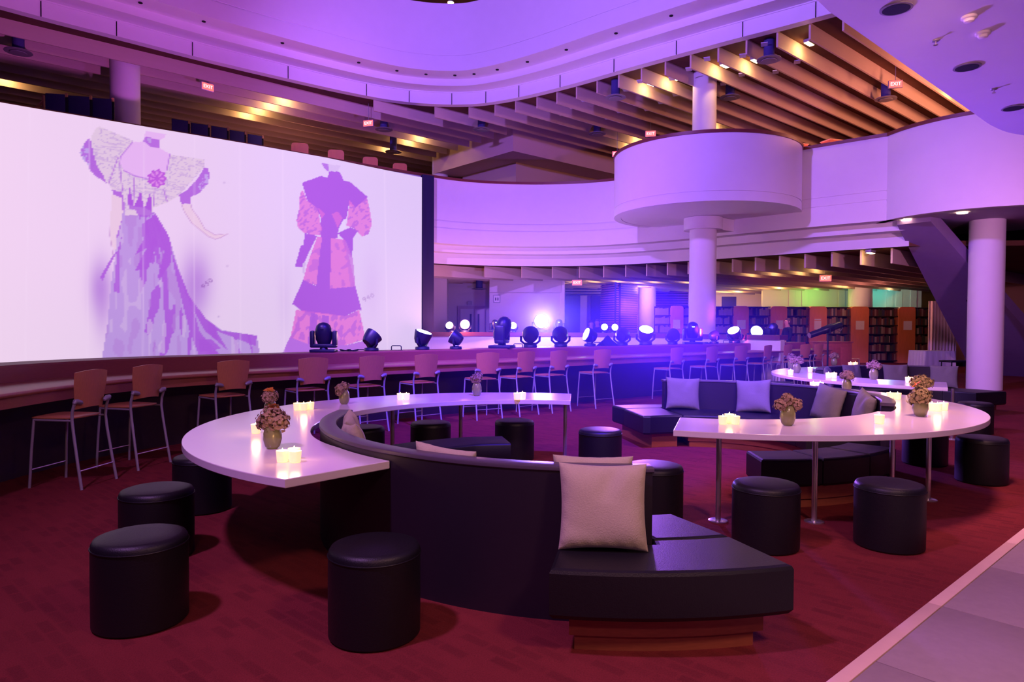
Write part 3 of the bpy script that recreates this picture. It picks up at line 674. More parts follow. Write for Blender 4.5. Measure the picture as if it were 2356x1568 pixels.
CUPGLOW = mat('candle_cup', (0.9, 0.75, 0.55), 0.35, emit=(1.0, 0.48, 0.18), strength=1.25)
WAX = mat('candle_wax', (1, .9, .7), 0.5, emit=(1.0, 0.62, 0.22), strength=2.6)
FLAME = mat('flame', (1, .8, .4), 0.5, emit=(1.0, 0.75, 0.35), strength=14)
cup_me = MB().lathe([(.026, 0), (.031, .004), (.036, .062), (.036, .066), (.0335, .066), (.032, .05)], 24).mesh('cup'); cup_me.materials.append(CUPGLOW)
wax_me = MB().lathe([(.031, .03), (.0322, .052), (.004, .050)], 20).mesh('wax'); wax_me.materials.append(WAX)
flame_me = MB().lathe([(.002, .052), (.006, .060), (.005, .068), (.001, .080)], 10).mesh('flame'); flame_me.materials.append(FLAME)
def candle(px, py, label, s=1.0, lit=True):
    q = at(px, py, TZ); t = thing('candle_cup', label, 'candle', (q.x, q.y, TZ), 0, 'glowing candle cups'); t.scale = (s, s, s)
    obj('cup', cup_me, None, t); obj('wax', wax_me, None, t); obj('flame', flame_me, None, t)
    if lit: point('candle_light', (q.x, q.y, TZ + .10), (1.0, .5, .18), 0.8, .03)
candle(589, 996, 'single candle cup beside the vase with the large orchid')
candle(650, 1062, 'candle cup in front of the pair at the pointed table corner'); candle(677, 1056, 'candle cup at the back of the trio at the pointed table corner', lit=False); candle(679, 1063, 'candle cup in the trio nearest the sofa back at the pointed table corner')
candle(684, 943, 'candle cup at the counter side of the trio beside the curled sofa end', lit=False); candle(699, 943, 'middle candle cup of the trio beside the curled sofa end'); candle(714, 941, 'candle cup of the trio next to the curled sofa rail', lit=False)
candle(921, 919, 'candle cup of a touching pair on the far table arm, nearer the leaning hydrangea vase', lit=False); candle(935, 919, 'candle cup of a touching pair on the far table arm, nearer the lilac hydrangea vase')
candle(1190, 919, 'candle cup of a pair near the square end of the table arm', 1.1); candle(1202, 918, 'candle cup nearest the square end of the table arm', 1.1, lit=False)
candle(1663, 975, 'candle cup of a trio closest to the square end of the posted table', lit=False); candle(1678, 972, 'middle candle cup of the trio on the posted table', 1.1); candle(1692, 975, 'candle cup of the trio closest to the egg shaped vase', lit=False)
candle(2023, 974, 'candle cup alone before the olive vases on the posted table', 1.1); candle(2048, 917, 'candle cup of a spaced pair beside the inner sofa corner', 1.05, lit=False); candle(2065, 918, 'candle cup of a spaced pair nearer the olive vases', 1.05)
candle(2144, 944, 'candle cup of a trio touching the olive vases', 1.1, lit=False); candle(2157, 945, 'middle candle cup of the trio beside the olive vases', 1.1); candle(2171, 943, 'candle cup of the trio nearest the rounded table rim', 1.1, lit=False)
candle(1871, 893, 'candle cup showing over the sofa back above the olive pillow', 1.2); candle(1887, 893, 'second candle cup showing over the sofa back above the olive pillow', 1.2, lit=False)
candle(1819, 862, 'candle cup on the far table before the paired hydrangea vases', 1.25); candle(1864, 855, 'single candle cup on the far table by the curled sofa end', 1.2)
candle(1906, 869, 'candle cup of a pair in the hollow of the far table', 1.2, lit=False); candle(1919, 869, 'candle cup of a pair in the far table hollow, nearer the middle vase', 1.2)
candle(2090, 880, 'candle cup of a pair near the square end of the far table', 1.2); candle(2104, 880, 'candle cup nearest the square end of the far table', 1.2, lit=False)
candle(1957, 843, 'candle cup behind the far sofa back', 1.3, lit=False); candle(1968, 843, 'candle cup behind the far sofa back, farther from the vase', 1.3)

# ================================================================== COUNTER WITH LEDGE, CHAIRS
CP = spline([(-4.2, 1.5), (-4.35, 4.0), (-4.42, 5.87), (-4.43, 6.6), (-4.33, 7.45), (-3.98, 8.25), (-3.3, 9.05), (-2.39, 9.94), (-1.31, 10.94), (0.99, 12.78), (2.7, 14.12), (4.16, 15.3), (5.45, 16.35), (7.03, 17.6), (8.9, 18.95)], 8)
ctr = thing('reading_counter', 'long curving red-brown wooden counter with a raised back ledge', 'counter')
MB().sweep(CP, [(.025, .875), (.8, .875), (.8, .92), (.02, .92), (.004, .912), (0, .898), (.004, .884)]).build('countertop', COUNTERWOOD, ctr, smooth=1.0)
MB().sweep(CP, rect(.05, .085, .775, .875)).build('apron', COUNTERWOOD, ctr, smooth=0.5)
MB().sweep(CP, rect(.5, .55, 0, .875)).build('knee_panel', DARKPANEL, ctr, smooth=0.5)
MB().sweep(CP, [(.8, 0), (1.35, 0), (1.35, 1.08), (1.33, 1.10), (.82, 1.10), (.8, 1.08)]).build('ledge', mat('ledge_wood', (0.30, 0.07, 0.06), 0.5, noise=0.2, scale=20, stretch=(1, 1, 8)), ctr, smooth=0.5)
def chair_proto():
    t = thing('counter_chair', 'x', 'chair')
    n = 9; vs = []; fs = []
    for side in (0, 1):                                       # curved plywood back, arched top, narrowing to the bottom
        for j in range(7):
            for i in range(n):
                u = -1 + 2 * i / (n - 1); v = j / 6
                hw = .175 + .035 * min(1, v * 1.4); z = .735 + v * (.345 + .022 * (1 - u * u)) + (1 - v) * .014 * (1 - u * u)
                y = -.235 - .03 * v - .035 * (1 - u * u) + (.012 if side else 0)
                vs.append((u * hw, y, z))
    N = 7 * n
    for j in range(6):
        for i in range(n - 1):
            a = j * n + i; fs.append((a, a + 1, a + n + 1, a + n)); fs.append((N + a + n, N + a + n + 1, N + a + 1, N + a))
    for i in range(n - 1): fs.append((i, N + i, N + i + 1, i + 1)); a = 6 * n + i; fs.append((a, a + 1, N + a + 1, N + a))
    for j in range(6): a = j * n; fs.append((a, a + n, N + a + n, N + a)); b = j * n + n - 1; fs.append((b, N + b, N + b + n, b + n))
    MB().add(vs, fs).build('backrest', CHAIRWOOD, t)
    pl = [(-.19, -.2), (-.1, -.225), (.1, -.225), (.19, -.2), (.215, .05), (.2, .19), (.1, .215), (-.1, .215), (-.2, .19), (-.215, .05)]
    MB().slab(pl, .648, .664, .005).build('seat', CHAIRWOOD, t)
    for sx in (-1, 1):
        MB().tube([(sx * .235, -.335, 0), (sx * .228, -.29, .25), (sx * .222, -.25, .5), (sx * .22, -.232, .64), (sx * .223, -.238, .72), (sx * .224, -.262, .80)], .0135, 10).build('leg', CHAIRSTEEL, t)
        MB().tube([(sx * .225, .20, 0), (sx * .215, .185, .35), (sx * .205, .165, .645)], .0125, 10).build('leg', CHAIRSTEEL, t)
        MB().tube([(sx * .222, -.235, .635), (sx * .205, .165, .635)], .010, 8).build('seat_rail', CHAIRSTEEL, t)
        MB().tube([(sx * .232, -.264, .795), (sx * .222, -.268, .815), (sx * .196, -.272, .812), (sx * .16, -.276, .80), (sx * .145, -.277, .792)], [.016, .025, .025, .022, .012], 10).build('back_bracket', GREYMET, t)
    MB().tube([(-.23, -.305, .17), (.23, -.305, .17)], .007, 8).build('stretcher', STEEL, t)
    MB().tube([(-.221, .193, .17), (.221, .193, .17)], .007, 8).build('stretcher', STEEL, t)
    return t
chair0 = chair_proto()
CH = [(152, 1, 'the first standing by the rounded carpet corner'), (294, 1, ''), (511, 0, ''), (702, 0, ''), (833, 0, ''), (960, 0, ''), (1106, 0, ''), (1187, 0, ''), (1263, 0, ''), (1366, 0, ''), (1535, 0, ''), (1617, 0, ''), (1686, 0, ''), (1744, 0, ''), (1791, 0, ''), (1833, 0, ''), (1863, 0, '')]
ORD = ['first', 'second', 'third', 'fourth', 'fifth', 'sixth', 'seventh', 'eighth', 'ninth', 'tenth', 'eleventh', 'twelfth', 'thirteenth', 'fourteenth', 'fifteenth', 'sixteenth', 'last']
cpath = offset(CP, -.16)
for i, (px, tw, _) in enumerate(CH):
    q, d = ray_hit(cpath, px); rz = math.atan2(d.y, d.x) + (-.15, .12, .06, -.05, .03, 0)[i % 6] * (1 if i > 1 else .4)
    o = chair0 if i == 0 else dup(chair0, (0, 0, 0)); o.location = (q.x, q.y, 0); o.rotation_euler = (0, 0, rz)
    o['label'] = 'plywood counter chair with tube legs, %s along the counter from the gown drawing' % ORD[i]; o['group'] = 'plywood counter chairs'

# ================================================================== PROJECTION SCREEN
def build_screen():
    base = offset(PAR, -.17); pts = [p for p in base if p.x > -15 and proj_np(p.x, p.y, 4.0)[0] < 972]
    endp, _ = ray_hit(base, 970); pts = [p for p in pts] + [endp]
    L = [0.0]
    for i in range(1, len(pts)): L.append(L[-1] + (pts[i] - pts[i - 1]).length)
    NU, NV = 520, 270; us = np.linspace(0, L[-1], NU)
    xs = np.interp(us, L, [p.x for p in pts]); ys = np.interp(us, L, [p.y for p in pts])
    t = np.clip((us / L[-1] - .80) / .2, 0, 1); ztop = 6.30 - .11 * t; zbot = 0.15
    V = np.linspace(0, 1, NV)[:, None]
    Z = zbot + (ztop[None, :] - zbot) * V; X = np.repeat(xs[None, :], NV, 0); Y = np.repeat(ys[None, :], NV, 0)
    PX, PY = proj_np(X, Y, Z)
    def poly(pts, sx=1.0, ox=0.0, oy=0.0):
        c = np.zeros(PX.shape, bool); q = [(a / sx + ox, b / sx + oy) for a, b in pts]; j = len(q) - 1
        for i in range(len(q)):
            xi, yi = q[i]; xj, yj = q[j]
            if yi != yj: c ^= ((yi > PY) != (yj > PY)) & (PX < (xj - xi) * (PY - yi) / (yj - yi) + xi)
            j = i
        return c
    A = lambda p: poly(p, 5.3545, 180, 280); B = lambda p: poly(p, 5.3545, 180, 540); C = lambda p: poly(p, 3.408, 630, 360)
    def strokes(lines, w, s, ox, oy):
        d = np.full(PX.shape, 1e9)
        for ln in lines:
            for (a, b), (c, e) in zip(ln[:-1], ln[1:]):
                ax, ay, bx, by = a / s + ox, b / s + oy, c / s + ox, e / s + oy; vx, vy = bx - ax, by - ay
                tt = np.clip(((PX - ax) * vx + (PY - ay) * vy) / (vx * vx + vy * vy + 1e-9), 0, 1)
                d = np.minimum(d, np.hypot(PX - ax - tt * vx, PY - ay - tt * vy))
        return np.clip(1.5 - d / w, 0, 1)
    def vnoise(x, y, s):                       # smooth value noise
        r = np.random.default_rng(s).random((64, 64)); xi = np.floor(x).astype(int); yi = np.floor(y).astype(int); fx = x - xi; fy = y - yi
        fx = fx * fx * (3 - 2 * fx); fy = fy * fy * (3 - 2 * fy); g = lambda a, b: r[a % 64, b % 64]
        return (g(xi, yi) * (1 - fx) + g(xi + 1, yi) * fx) * (1 - fy) + (g(xi, yi + 1) * (1 - fx) + g(xi + 1, yi + 1) * fx) * fy
    S = lambda *c: np.array(srgb(*c))
    tt = np.clip(PX / 970, 0, 1)[..., None]
    img = S(240, 212, 240) * (1 - tt) + S(219, 196, 236) * tt
    def paint(mask, col, k=1.0):
        nonlocal img
        m = (mask.astype(float) * k)[..., None]; img = img * (1 - m) + col * m
    PUR, MID, LIT = S(168, 86, 216), S(186, 150, 222), S(206, 178, 226); LACE, CHEST, FLESH, PNK = S(222, 198, 222), S(226, 180, 238), S(230, 200, 224), S(220, 108, 208)
    # soft shadows behind the gown and the suit
    for cx, cy, rx, ry, k in ((230, 660, 26, 62, .75), (236, 700, 22, 90, .5), (455, 650, 34, 70, .75), (440, 690, 28, 90, .6), (855, 660, 22, 70, .16), (655, 690, 14, 80, .15)):
        e = np.exp(-(((PX - cx) / rx) ** 2 + ((PY - cy) / ry) ** 2)); paint(e, S(176, 120, 216), k)
    # gown
    skirt = B([(555, -300), (470, -40), (450, 300), (400, 640), (360, 1100), (290, 1540), (290, 1700), (2220, 1480), (2230, 1420), (2200, 1240), (1760, 1170), (1570, 1030), (1360, 740), (1230, 400), (1110, 0), (960, -250), (900, -310)])
    paint(skirt, MID)
    dx, dy = (PX - 318) , (PY - 470); angv = np.arctan2(dx, dy + 30); rad = np.hypot(dx, dy)
    st = vnoise(angv * 34 + rad * .035, rad * .018, 3); paint(skirt & (st > .62) & (angv > .02), PUR, .9)
    st2 = vnoise(PX * .09, PY * .02, 5); paint(skirt & (st2 > .72), S(178, 128, 214), .6); paint(skirt & (st2 < .22), LIT, .6)
    paint(B([(780, -130), (960, -260), (1110, 0), (1150, 130), (1150, 330), (1000, 560), (980, 520), (1060, 200), (960, 130), (860, 420), (700, 440), (850, 150), (700, 250), (800, 60)]) & skirt, PUR, .95)
    paint(B([(1130, 130), (1230, 420), (1360, 740), (1570, 1030), (1760, 1180), (2200, 1240), (2190, 1370), (1700, 1180), (1870, 1460), (1480, 1470), (1370, 1180), (1290, 860), (1200, 500)]), PUR, .9)
    paint(B([(1420, 930), (1560, 1180), (1900, 1470), (1740, 1470), (1500, 1200)]) & skirt, MID, .9); paint(B([(1480, 1290), (1640, 1280), (1760, 1400), (1500, 1440)]) & skirt, PUR, .9)
    paint(B([(480, 200), (540, 0), (500, 300), (520, 720), (440, 700), (460, 400)]), PUR, .85); paint(B([(480, 200), (300, 560), (270, 520), (420, 260)]), PUR, .9)
    paint(A([(165, 180), (215, 80), (270, 60), (680, 235), (540, 430), (380, 770), (150, 580), (140, 300)]), LACE); paint(A([(380, 770), (520, 400), (1100, 400), (1550, 460), (1550, 560), (1250, 900), (1080, 1000), (920, 1060), (910, 1150), (580, 1150), (540, 880), (410, 830)]), LACE)
    sp = vnoise(PX * .55, PY * .5, 9); lace = A([(165, 180), (270, 60), (680, 235), (520, 400), (1100, 400), (1550, 460), (1550, 560), (1250, 900), (920, 1060), (580, 1100), (540, 880), (380, 770), (150, 580)]); paint(lace & (sp > .74), S(184, 150, 214), .7)
    wav = vnoise(PX * .05, (PY - PX * .18) * .42, 11); paint(lace & (wav > .7), S(196, 164, 216), .6)
    paint(A([(20, 380), (60, 290), (130, 195), (155, 240), (190, 400), (240, 560), (300, 640), (350, 755), (230, 680), (140, 600), (130, 520), (60, 470)]), PUR, .9)
    bl = vnoise(PX * .3, PY * .3, 13); paint(A([(20, 380), (60, 290), (120, 330), (150, 560), (60, 470)]) & (bl > .45), S(190, 170, 230), .8)
    paint(A([(670, 250), (840, 245), (900, 310), (1000, 320), (1130, 400), (1110, 560), (1060, 640), (860, 700), (690, 670), (560, 600), (515, 500), (520, 430)]), CHEST)
    paint(A([(830, 110), (1080, 150), (1060, 200), (1000, 230), (1000, 320), (900, 310), (800, 240)]), CHEST); paint(A([(830, 180), (1000, 225), (1000, 320), (900, 310), (800, 240)]), PUR, .85); paint(A([(850, 190), (900, 210), (900, 270), (860, 260)]), S(190, 160, 225), .8)
    paint(strokes([[(670, 250), (520, 430), (510, 520), (545, 850)], [(560, 600), (690, 665), (860, 705)], [(1130, 400), (1090, 600)], [(490, 440), (375, 760)], [(940, 820), (930, 1030)], [(1050, 830), (1095, 980)], [(690, 690), (680, 1000)]], 1.3, 5.3545, 180, 280), PUR, .8)
    paint(A([(1550, 560), (1600, 570), (1620, 660), (1600, 760), (1510, 860), (1390, 930), (1380, 1010), (1270, 1010), (1240, 900), (1340, 840), (1480, 690)]), PUR, .9); paint(A([(1560, 640), (1610, 650), (1600, 760), (1510, 850), (1480, 800)]) & (bl > .5), S(196, 170, 232), .8)
    rr = np.hypot(PX - (180 + 970 / 5.3545), PY - (280 + 700 / 5.3545)); th = np.arctan2(PY - 410.7, PX - 361); paint(rr < 20.5 + 1.8 * np.cos(9 * th), S(184, 88, 216)); paint((rr < 17) & (rr > 6) & (np.cos(8 * th) > .2), S(226, 150, 232), .75)
    for tri in ([(630, 800), (600, 1010), (690, 1040)], [(770, 850), (690, 1040), (810, 1060)], [(890, 850), (820, 1060), (910, 1100)]): paint(A(tri), PUR)
    paint(A([(610, 1000), (700, 1040), (830, 1040), (910, 1090), (910, 1140), (830, 1180), (740, 1160), (700, 1080), (640, 1080)]), PUR, .85)
    paint(A([(420, 890), (540, 900), (560, 1050), (530, 1230), (460, 1430), (480, 1500), (400, 1500), (395, 1200)]), FLESH); paint(B([(390, 0), (460, 0), (480, 160), (440, 190), (400, 100)]), FLESH); paint(A([(410, 830), (540, 870), (560, 950), (440, 900)]), PUR, .9); paint(A([(540, 920), (580, 1020), (490, 1430), (470, 1420), (550, 1150)]), PUR, .8)
    paint(A([(1270, 1015), (1385, 1010), (1400, 1070), (1480, 1180), (1560, 1320), (1680, 1390), (1840, 1380), (1760, 1430), (1690, 1445), (1600, 1410), (1400, 1250), (1310, 1110)]), FLESH)
    paint(strokes([[(1270, 1015), (1310, 1110), (1400, 1250), (1600, 1410), (1690, 1445), (1760, 1425), (1840, 1380)], [(1385, 1010), (1400, 1070), (1480, 1180), (1560, 1320), (1680, 1390), (1780, 1385)], [(395, 1200), (390, 1400), (440, 1700)]], .9, 5.3545, 180, 280), S(186, 130, 200), .7)
    # suit
    paint(C([(370, 45), (430, 60), (430, 120), (395, 90)]), PUR, .85); paint(C([(425, 60), (525, 72), (500, 115), (430, 115)]), LIT, .6)
    jac = C([(430, 115), (515, 118), (550, 190), (600, 200), (735, 315), (725, 330), (640, 400), (590, 370), (570, 480), (510, 560), (500, 640), (370, 640), (370, 480), (330, 400), (265, 350), (220, 205), (370, 152), (425, 165)]); paint(jac, PUR)
    sl = C([(225, 260), (265, 350), (340, 400), (375, 560), (370, 620), (300, 610), (240, 600), (190, 560), (178, 500), (200, 400), (205, 290)]) | C([(595, 340), (640, 400), (730, 320), (755, 430), (770, 530), (740, 610), (690, 625), (620, 560), (570, 540), (580, 470)])
    paint(sl, PNK, .85); f = vnoise(PX * .2 + PY * .1, PY * .22, 17); paint(sl & (f > .6), PUR, .6)
    paint(C([(345, 400), (400, 450), (375, 490)]), PNK, .7); paint(C([(455, 450), (500, 430), (540, 480), (500, 560)]), PNK, .7)
    paint(C([(575, 490), (560, 520), (570, 560), (500, 605), (520, 540), (550, 490)]), S(226, 206, 240))
    paint(C([(240, 600), (340, 620), (330, 640), (290, 720), (220, 870), (165, 865), (210, 700), (235, 690)]), PUR); paint(C([(500, 600), (600, 555), (660, 580), (620, 640), (615, 795), (560, 740), (550, 650)]), PUR); paint(C([(230, 830), (248, 830), (240, 920), (225, 910)]), LIT)
    legs = C([(340, 630), (560, 650), (640, 1020), (440, 1035), (330, 1010), (230, 970), (260, 850)]); paint(legs, PNK, .9); paint(legs & (vnoise(PX * .05 + PY * .1, PY * .04 - PX * .1, 19) > .68), PUR, .45)
    paint(C([(385, 600), (450, 620), (440, 1040), (330, 1040), (360, 760)]), PUR); paint(C([(560, 650), (620, 800), (640, 1020), (600, 1020), (580, 860)]), S(196, 110, 214), .8)
    paint(C([(230, 965), (330, 1015), (440, 1035), (640, 1018), (690, 1205), (660, 1200), (560, 1250), (230, 1220), (145, 1155)]), PUR)
    lw = C([(175, 1200), (560, 1250), (670, 1200), (720, 1430), (560, 1480), (270, 1470), (130, 1420)]); paint(lw, PNK, .9); paint(lw & (vnoise(PX * .1 + PY * .08, PY * .05 - PX * .1, 23) > .6), PUR, .6); paint(C([(290, 1220), (345, 1240), (330, 1480), (265, 1470)]), PUR, .9); paint(C([(375, 1240), (435, 1250), (430, 1480), (380, 1480)]), PUR, .9)
    paint(C([(125, 1415), (270, 1470), (560, 1480), (720, 1440), (760, 1560), (60, 1560)]), S(176, 98, 220), .95)
    # written numbers
    dig = {'9': [[(8, 5), (5, 9), (1, 9), (0, 6), (2, 3), (6, 3), (8, 6), (7, 11), (4, 15)]], '5': [[(8, 3), (3, 3), (2, 8), (6, 8), (8, 11), (6, 15), (1, 14)]], '0': [[(4, 3), (8, 6), (8, 12), (4, 15), (1, 12), (1, 6), (4, 3)]], '4': [[(6, 15), (6, 3), (1, 10), (9, 10)]]}
    for word, ox, oy, an, k, a in (('950', 466, 661, -42, .82, .8), ('940', 836, 690, -28, .78, .45)):
        ls = []
        for i, ch in enumerate(word):
            for ln in dig[ch]:
                q = []
                for x, y in ln:
                    x, y = (x + i * 12.5) * k, (y - 9) * k; c, s = math.cos(math.radians(an)), math.sin(math.radians(an)); q.append((ox + x * c - y * s, oy + x * s + y * c))
                ls.append(q)
        paint(strokes(ls, 1.0, 1, 0, 0), S(140, 80, 176), a)
    for sx in (62, 203, 330, 447, 553, 652, 888):          # seams between the screen panels
        paint(np.exp(-((PX - sx - (PY - 600) * .004 * (sx - 485) / 100) / 1.6) ** 2), S(244, 220, 246), .28)
    for px, py in ((516, 420), (523, 612), (503, 728)): paint(np.exp(-(((PX - px) / 2.2) ** 2 + ((PY - py) / 2.2) ** 2)), S(170, 130, 200), .6)
    me = bpy.data.meshes.new('screen_sheet')
    vs = np.stack([X.ravel(), Y.ravel(), Z.ravel()], 1); idx = np.arange(NU * NV).reshape(NV, NU)
    q = np.stack([idx[:-1, :-1], idx[:-1, 1:], idx[1:, 1:], idx[1:, :-1]], -1).reshape(-1, 4)
    me.vertices.add(len(vs)); me.vertices.foreach_set('co', vs.ravel()); me.loops.add(q.size); me.loops.foreach_set('vertex_index', q.ravel().astype(np.int32))
    me.polygons.add(len(q)); me.polygons.foreach_set('loop_start', np.arange(0, q.size, 4, dtype=np.int32)); me.polygons.foreach_set('loop_total', np.full(len(q), 4, np.int32)); me.update(calc_edges=True)
    at_ = me.color_attributes.new('print', 'FLOAT_COLOR', 'POINT'); at_.data.foreach_set('color', np.concatenate([img.reshape(-1, 3), np.ones((NU * NV, 1))], 1).astype(np.float32).ravel())
    m = bpy.data.materials.new('projected_print'); m.cycles.emission_sampling = 'NONE'; m.use_nodes = True; nt = m.node_tree; b = nt.nodes['Principled BSDF']; b.inputs['Roughness'].default_value = .9
    a = nt.nodes.new('ShaderNodeVertexColor'); a.layer_name = 'print'
    b.inputs['Base Color'].default_value = (.10, .10, .10, 1); b.inputs['Specular IOR Level'].default_value = .1
    nt.links.new(a.outputs[0], b.inputs['Emission Color']); b.inputs['Emission Strength'].default_value = 0.97
    me.materials.append(m); me.shade_smooth()
    scr = thing('projection_screen', 'huge curved projection screen showing two fashion drawings of a gown and a suit', 'screen')
    obj('screen_sheet', me, None, scr)
    n = len(pts)
    MB().sweep([p for p in offset(pts, .06)], rect(-.02, .04, .1, 6.2)).build('backing', BLACKCLOTH, scr)
    q2, _ = ray_hit(offset(PAR, -.2), 997); d = (q2 - endp).normalized()
    dr = MB().sweep([endp + d * .02, q2], rect(-.03, .12, 0, 6.28)).build('side_drape', mat('navy_drape', (0.012, 0.008, 0.05), 0.9, noise=.3, scale=9, stretch=(1, 1, .1)), scr, smooth=0)
build_screen()

# ================================================================== STAGE LIGHTS ON THE LEDGES
DARKBODY = mat('fixture_body', (0.015, 0.012, 0.05), 0.4)
def lens_mat(name, col, s): return mat('lens_' + name, (.8, .8, .9), .3, emit=col, strength=s)
LENS = {'blue': lens_mat('blue', (.75, .82, 1.0), 6), 'white': lens_mat('white', (.7, .85, 1.0), 60), 'warm': lens_mat('warm', (1.0, .75, .5), 30), 'pink': lens_mat('pink', (1.0, .72, .72), 10), 'off': mat('lens_off', (.02, .02, .06), .1)}
def frame_to(dirv):
    return Vector(dirv).to_track_quat('Z', 'Y').to_matrix()
def wash_light(p, z, dirv, lens, label, s=1.0, cat='stage light'):
    t = thing('wash_light', label, cat, (p.x, p.y, z), 0, 'stage wash lights'); t.scale = (s, s, s)
    R = frame_to(dirv); f = Vector((dirv[0], dirv[1], 0)); f = f.normalized() if f.length > .05 else Vector((1, 0, 0)); side = Vector((-f.y, f.x, 0))
    MB().lathe([(.105, 0), (.115, .01), (.11, .045), (.05, .055)], 20).build('base', DARKBODY, t)
    y = MB().tube([side * .155 + Vector((0, 0, .19)), side * .155 + Vector((0, 0, .11)), side * .10 + Vector((0, 0, .062)), side * -.10 + Vector((0, 0, .062)), side * -.155 + Vector((0, 0, .11)), side * -.155 + Vector((0, 0, .19))], .02, 8).build('yoke', DARKBODY, t)
    c = Vector((0, 0, .20))
    h = MB().lathe([(.02, -.125), (.085, -.115), (.115, -.06), (.135, .03), (.14, .075), (.128, .08)], 28, c, R).build('head', DARKBODY, t)
    MB().lathe([(.122, .070), (.118, .084), (.05, .092)], 28, c, R).build('lens', LENS[lens], h)
    return t
def spot_light(p, z, yaw, pitch, label, s=1.0, glint='off'):
    t = thing('moving_head', label, 'stage light', (p.x, p.y, z), yaw, 'moving head spotlights'); t.scale = (s, s, s)
    MB().bbox((0, 0, .02), (.34, .30, .04), .01).build('base', DARKBODY, t)
    MB().lathe([(.06, .04), (.05, .065)], 20).build('swivel', DARKBODY, t)
    y = MB().bbox((0, 0, .09), (.37, .13, .055), .02)
    for sx in (-1, 1): y.bbox((sx * .155, 0, .195), (.062, .14, .22), .025)
    y.build('yoke', DARKBODY, t)
    R = Matrix.Rotation(pitch, 3, 'X'); c = Vector((0, 0, .24))
    h = MB().lathe([(.05, -.145), (.085, -.135), (.112, -.06), (.118, .02), (.112, .09), (.095, .14), (.06, .172), (.02, .185)], 24, c, R, 1.0, .9).build('head', DARKBODY, t)
    MB().lathe([(.045, .150), (.045, .165)], 16, c + R @ Vector((0, -.055, -.05)), R).build('lens', LENS[glint], h)
    return t
LEDGE = offset(CP, 1.08); LZ = 1.10
def on_ledge(px): q, d = ray_hit(LEDGE, px); return q
spot_light(on_ledge(745), LZ, .05, .25, 'large black moving head spotlight in front of the suit drawing', 1.12)
wash_light(on_ledge(855), LZ, (.55, .5, .75), 'off', 'dark wash light turned away beside the suit drawing', 1.08)
wash_light(on_ledge(972), LZ, (.30, -.12, .9), 'blue', 'wash light with white lens tipped upward before the navy drape', 1.15)
wash_light(on_ledge(1049), LZ, (-.9, .2, .55), 'blue', 'wash light seen edge on past the navy drape', 1.0)
spot_light(on_ledge(1155), LZ, 1.35, .35, 'moving head spotlight draped in dark cloth seen from its side', 1.45)
wash_light(on_ledge(1220), LZ, (.1, .9, .35), 'off', 'wash light seen from behind just below the white glare', 1.2)
wash_light(on_ledge(1290), LZ, (-.1, .9, .3), 'off', 'wash light seen from behind, next to the white glare', 1.2)
wash_light(on_ledge(1357), LZ, (-.92, -.28, .35), 'blue', 'wash light with bright lens aimed sideways at the screen', 1.15)
wash_light(on_ledge(1431), LZ, (.35, .9, .2), 'off', 'dark wash light seen from behind below the twin lamps', 1.15)
wash_light(on_ledge(1485), LZ, (.05, -.55, .85), 'blue', 'wash light with a wide white lens tipped toward the tables', 1.35)
wash_light(on_ledge(1547), LZ, (.6, .7, .3), 'off', 'small dark wash light between the wide lens and the moving head', 1.1)
spot_light(on_ledge(1593), LZ, -.1, .2, 'moving head spotlight standing before the round column', 1.3, 'blue')
wash_light(on_ledge(1643), LZ, (.95, .2, .2), 'blue', 'wash light seen edge on beside the round column', 1.0)
wash_light(on_ledge(1690), LZ, (-.45, -.45, .75), 'blue', 'wash light with oval white lens before the bookcase end panel', 1.3)
wash_light(on_ledge(1738), LZ, (-.02, -.9, .35), 'blue', 'wash light with round lens shining straight at the tables', 1.35)
spot_light(on_ledge(1776), LZ, .6, .3, 'dark moving head spotlight at the desk end of the ledge', 1.3)
for px, lb in ((912, 'black case handle on the ledge before the screen'), (1192, 'black case handle on the ledge beside the draped spotlight'), (1375, 'black case handle on the ledge beside the sideways lens'), (1672, 'black case handle on the ledge past the round column')):
    p = on_ledge(px); t = thing('case_handle', lb, 'handle', (p.x, p.y, LZ), 0, 'case handles on the ledge')
    MB().tube([(-.085, 0, 0), (-.085, 0, .06), (-.07, 0, .078), (.07, 0, .078), (.085, 0, .06), (.085, 0, 0)], .009, 8).build('bar', BLACKPL, t)
    MB().bbox((0, 0, .003), (.22, .05, .006), .002).build('plate', BLACKPL, t)
for px, lb in ((790, 'flat black cable loop on the ledge beside the large moving head'), (1617, 'tangled black cable on the ledge by the column')):
    p = on_ledge(px); a = np.linspace(0, 12, 40); tag(MB().tube([(.11 * math.cos(x) + .02 * x, .05 * math.sin(x * 1.3), .012 + .012 * (1 + math.sin(2.3 * x))) for x in a], .008, 6).build('cable', BLACKPL, None, (p.x, p.y, LZ)), lb, 'cable')
# cloth heap
p = on_ledge(1398); mb = MB()
for k, (r, z) in enumerate(((.26, 0), (.22, .05), (.13, .12), (.06, .2))): pass
mb.lathe([(.25, 0), (.20, .05), (.10, .13), (.045, .20), (.01, .23)], 14, (0, 0, 0), None, 1.0, .5)
tag(mb.build('cloth_heap', BLACKCLOTH, None, (p.x, p.y, LZ)), 'peaked black cloth heap on the ledge beside a dark wash light', 'cloth')
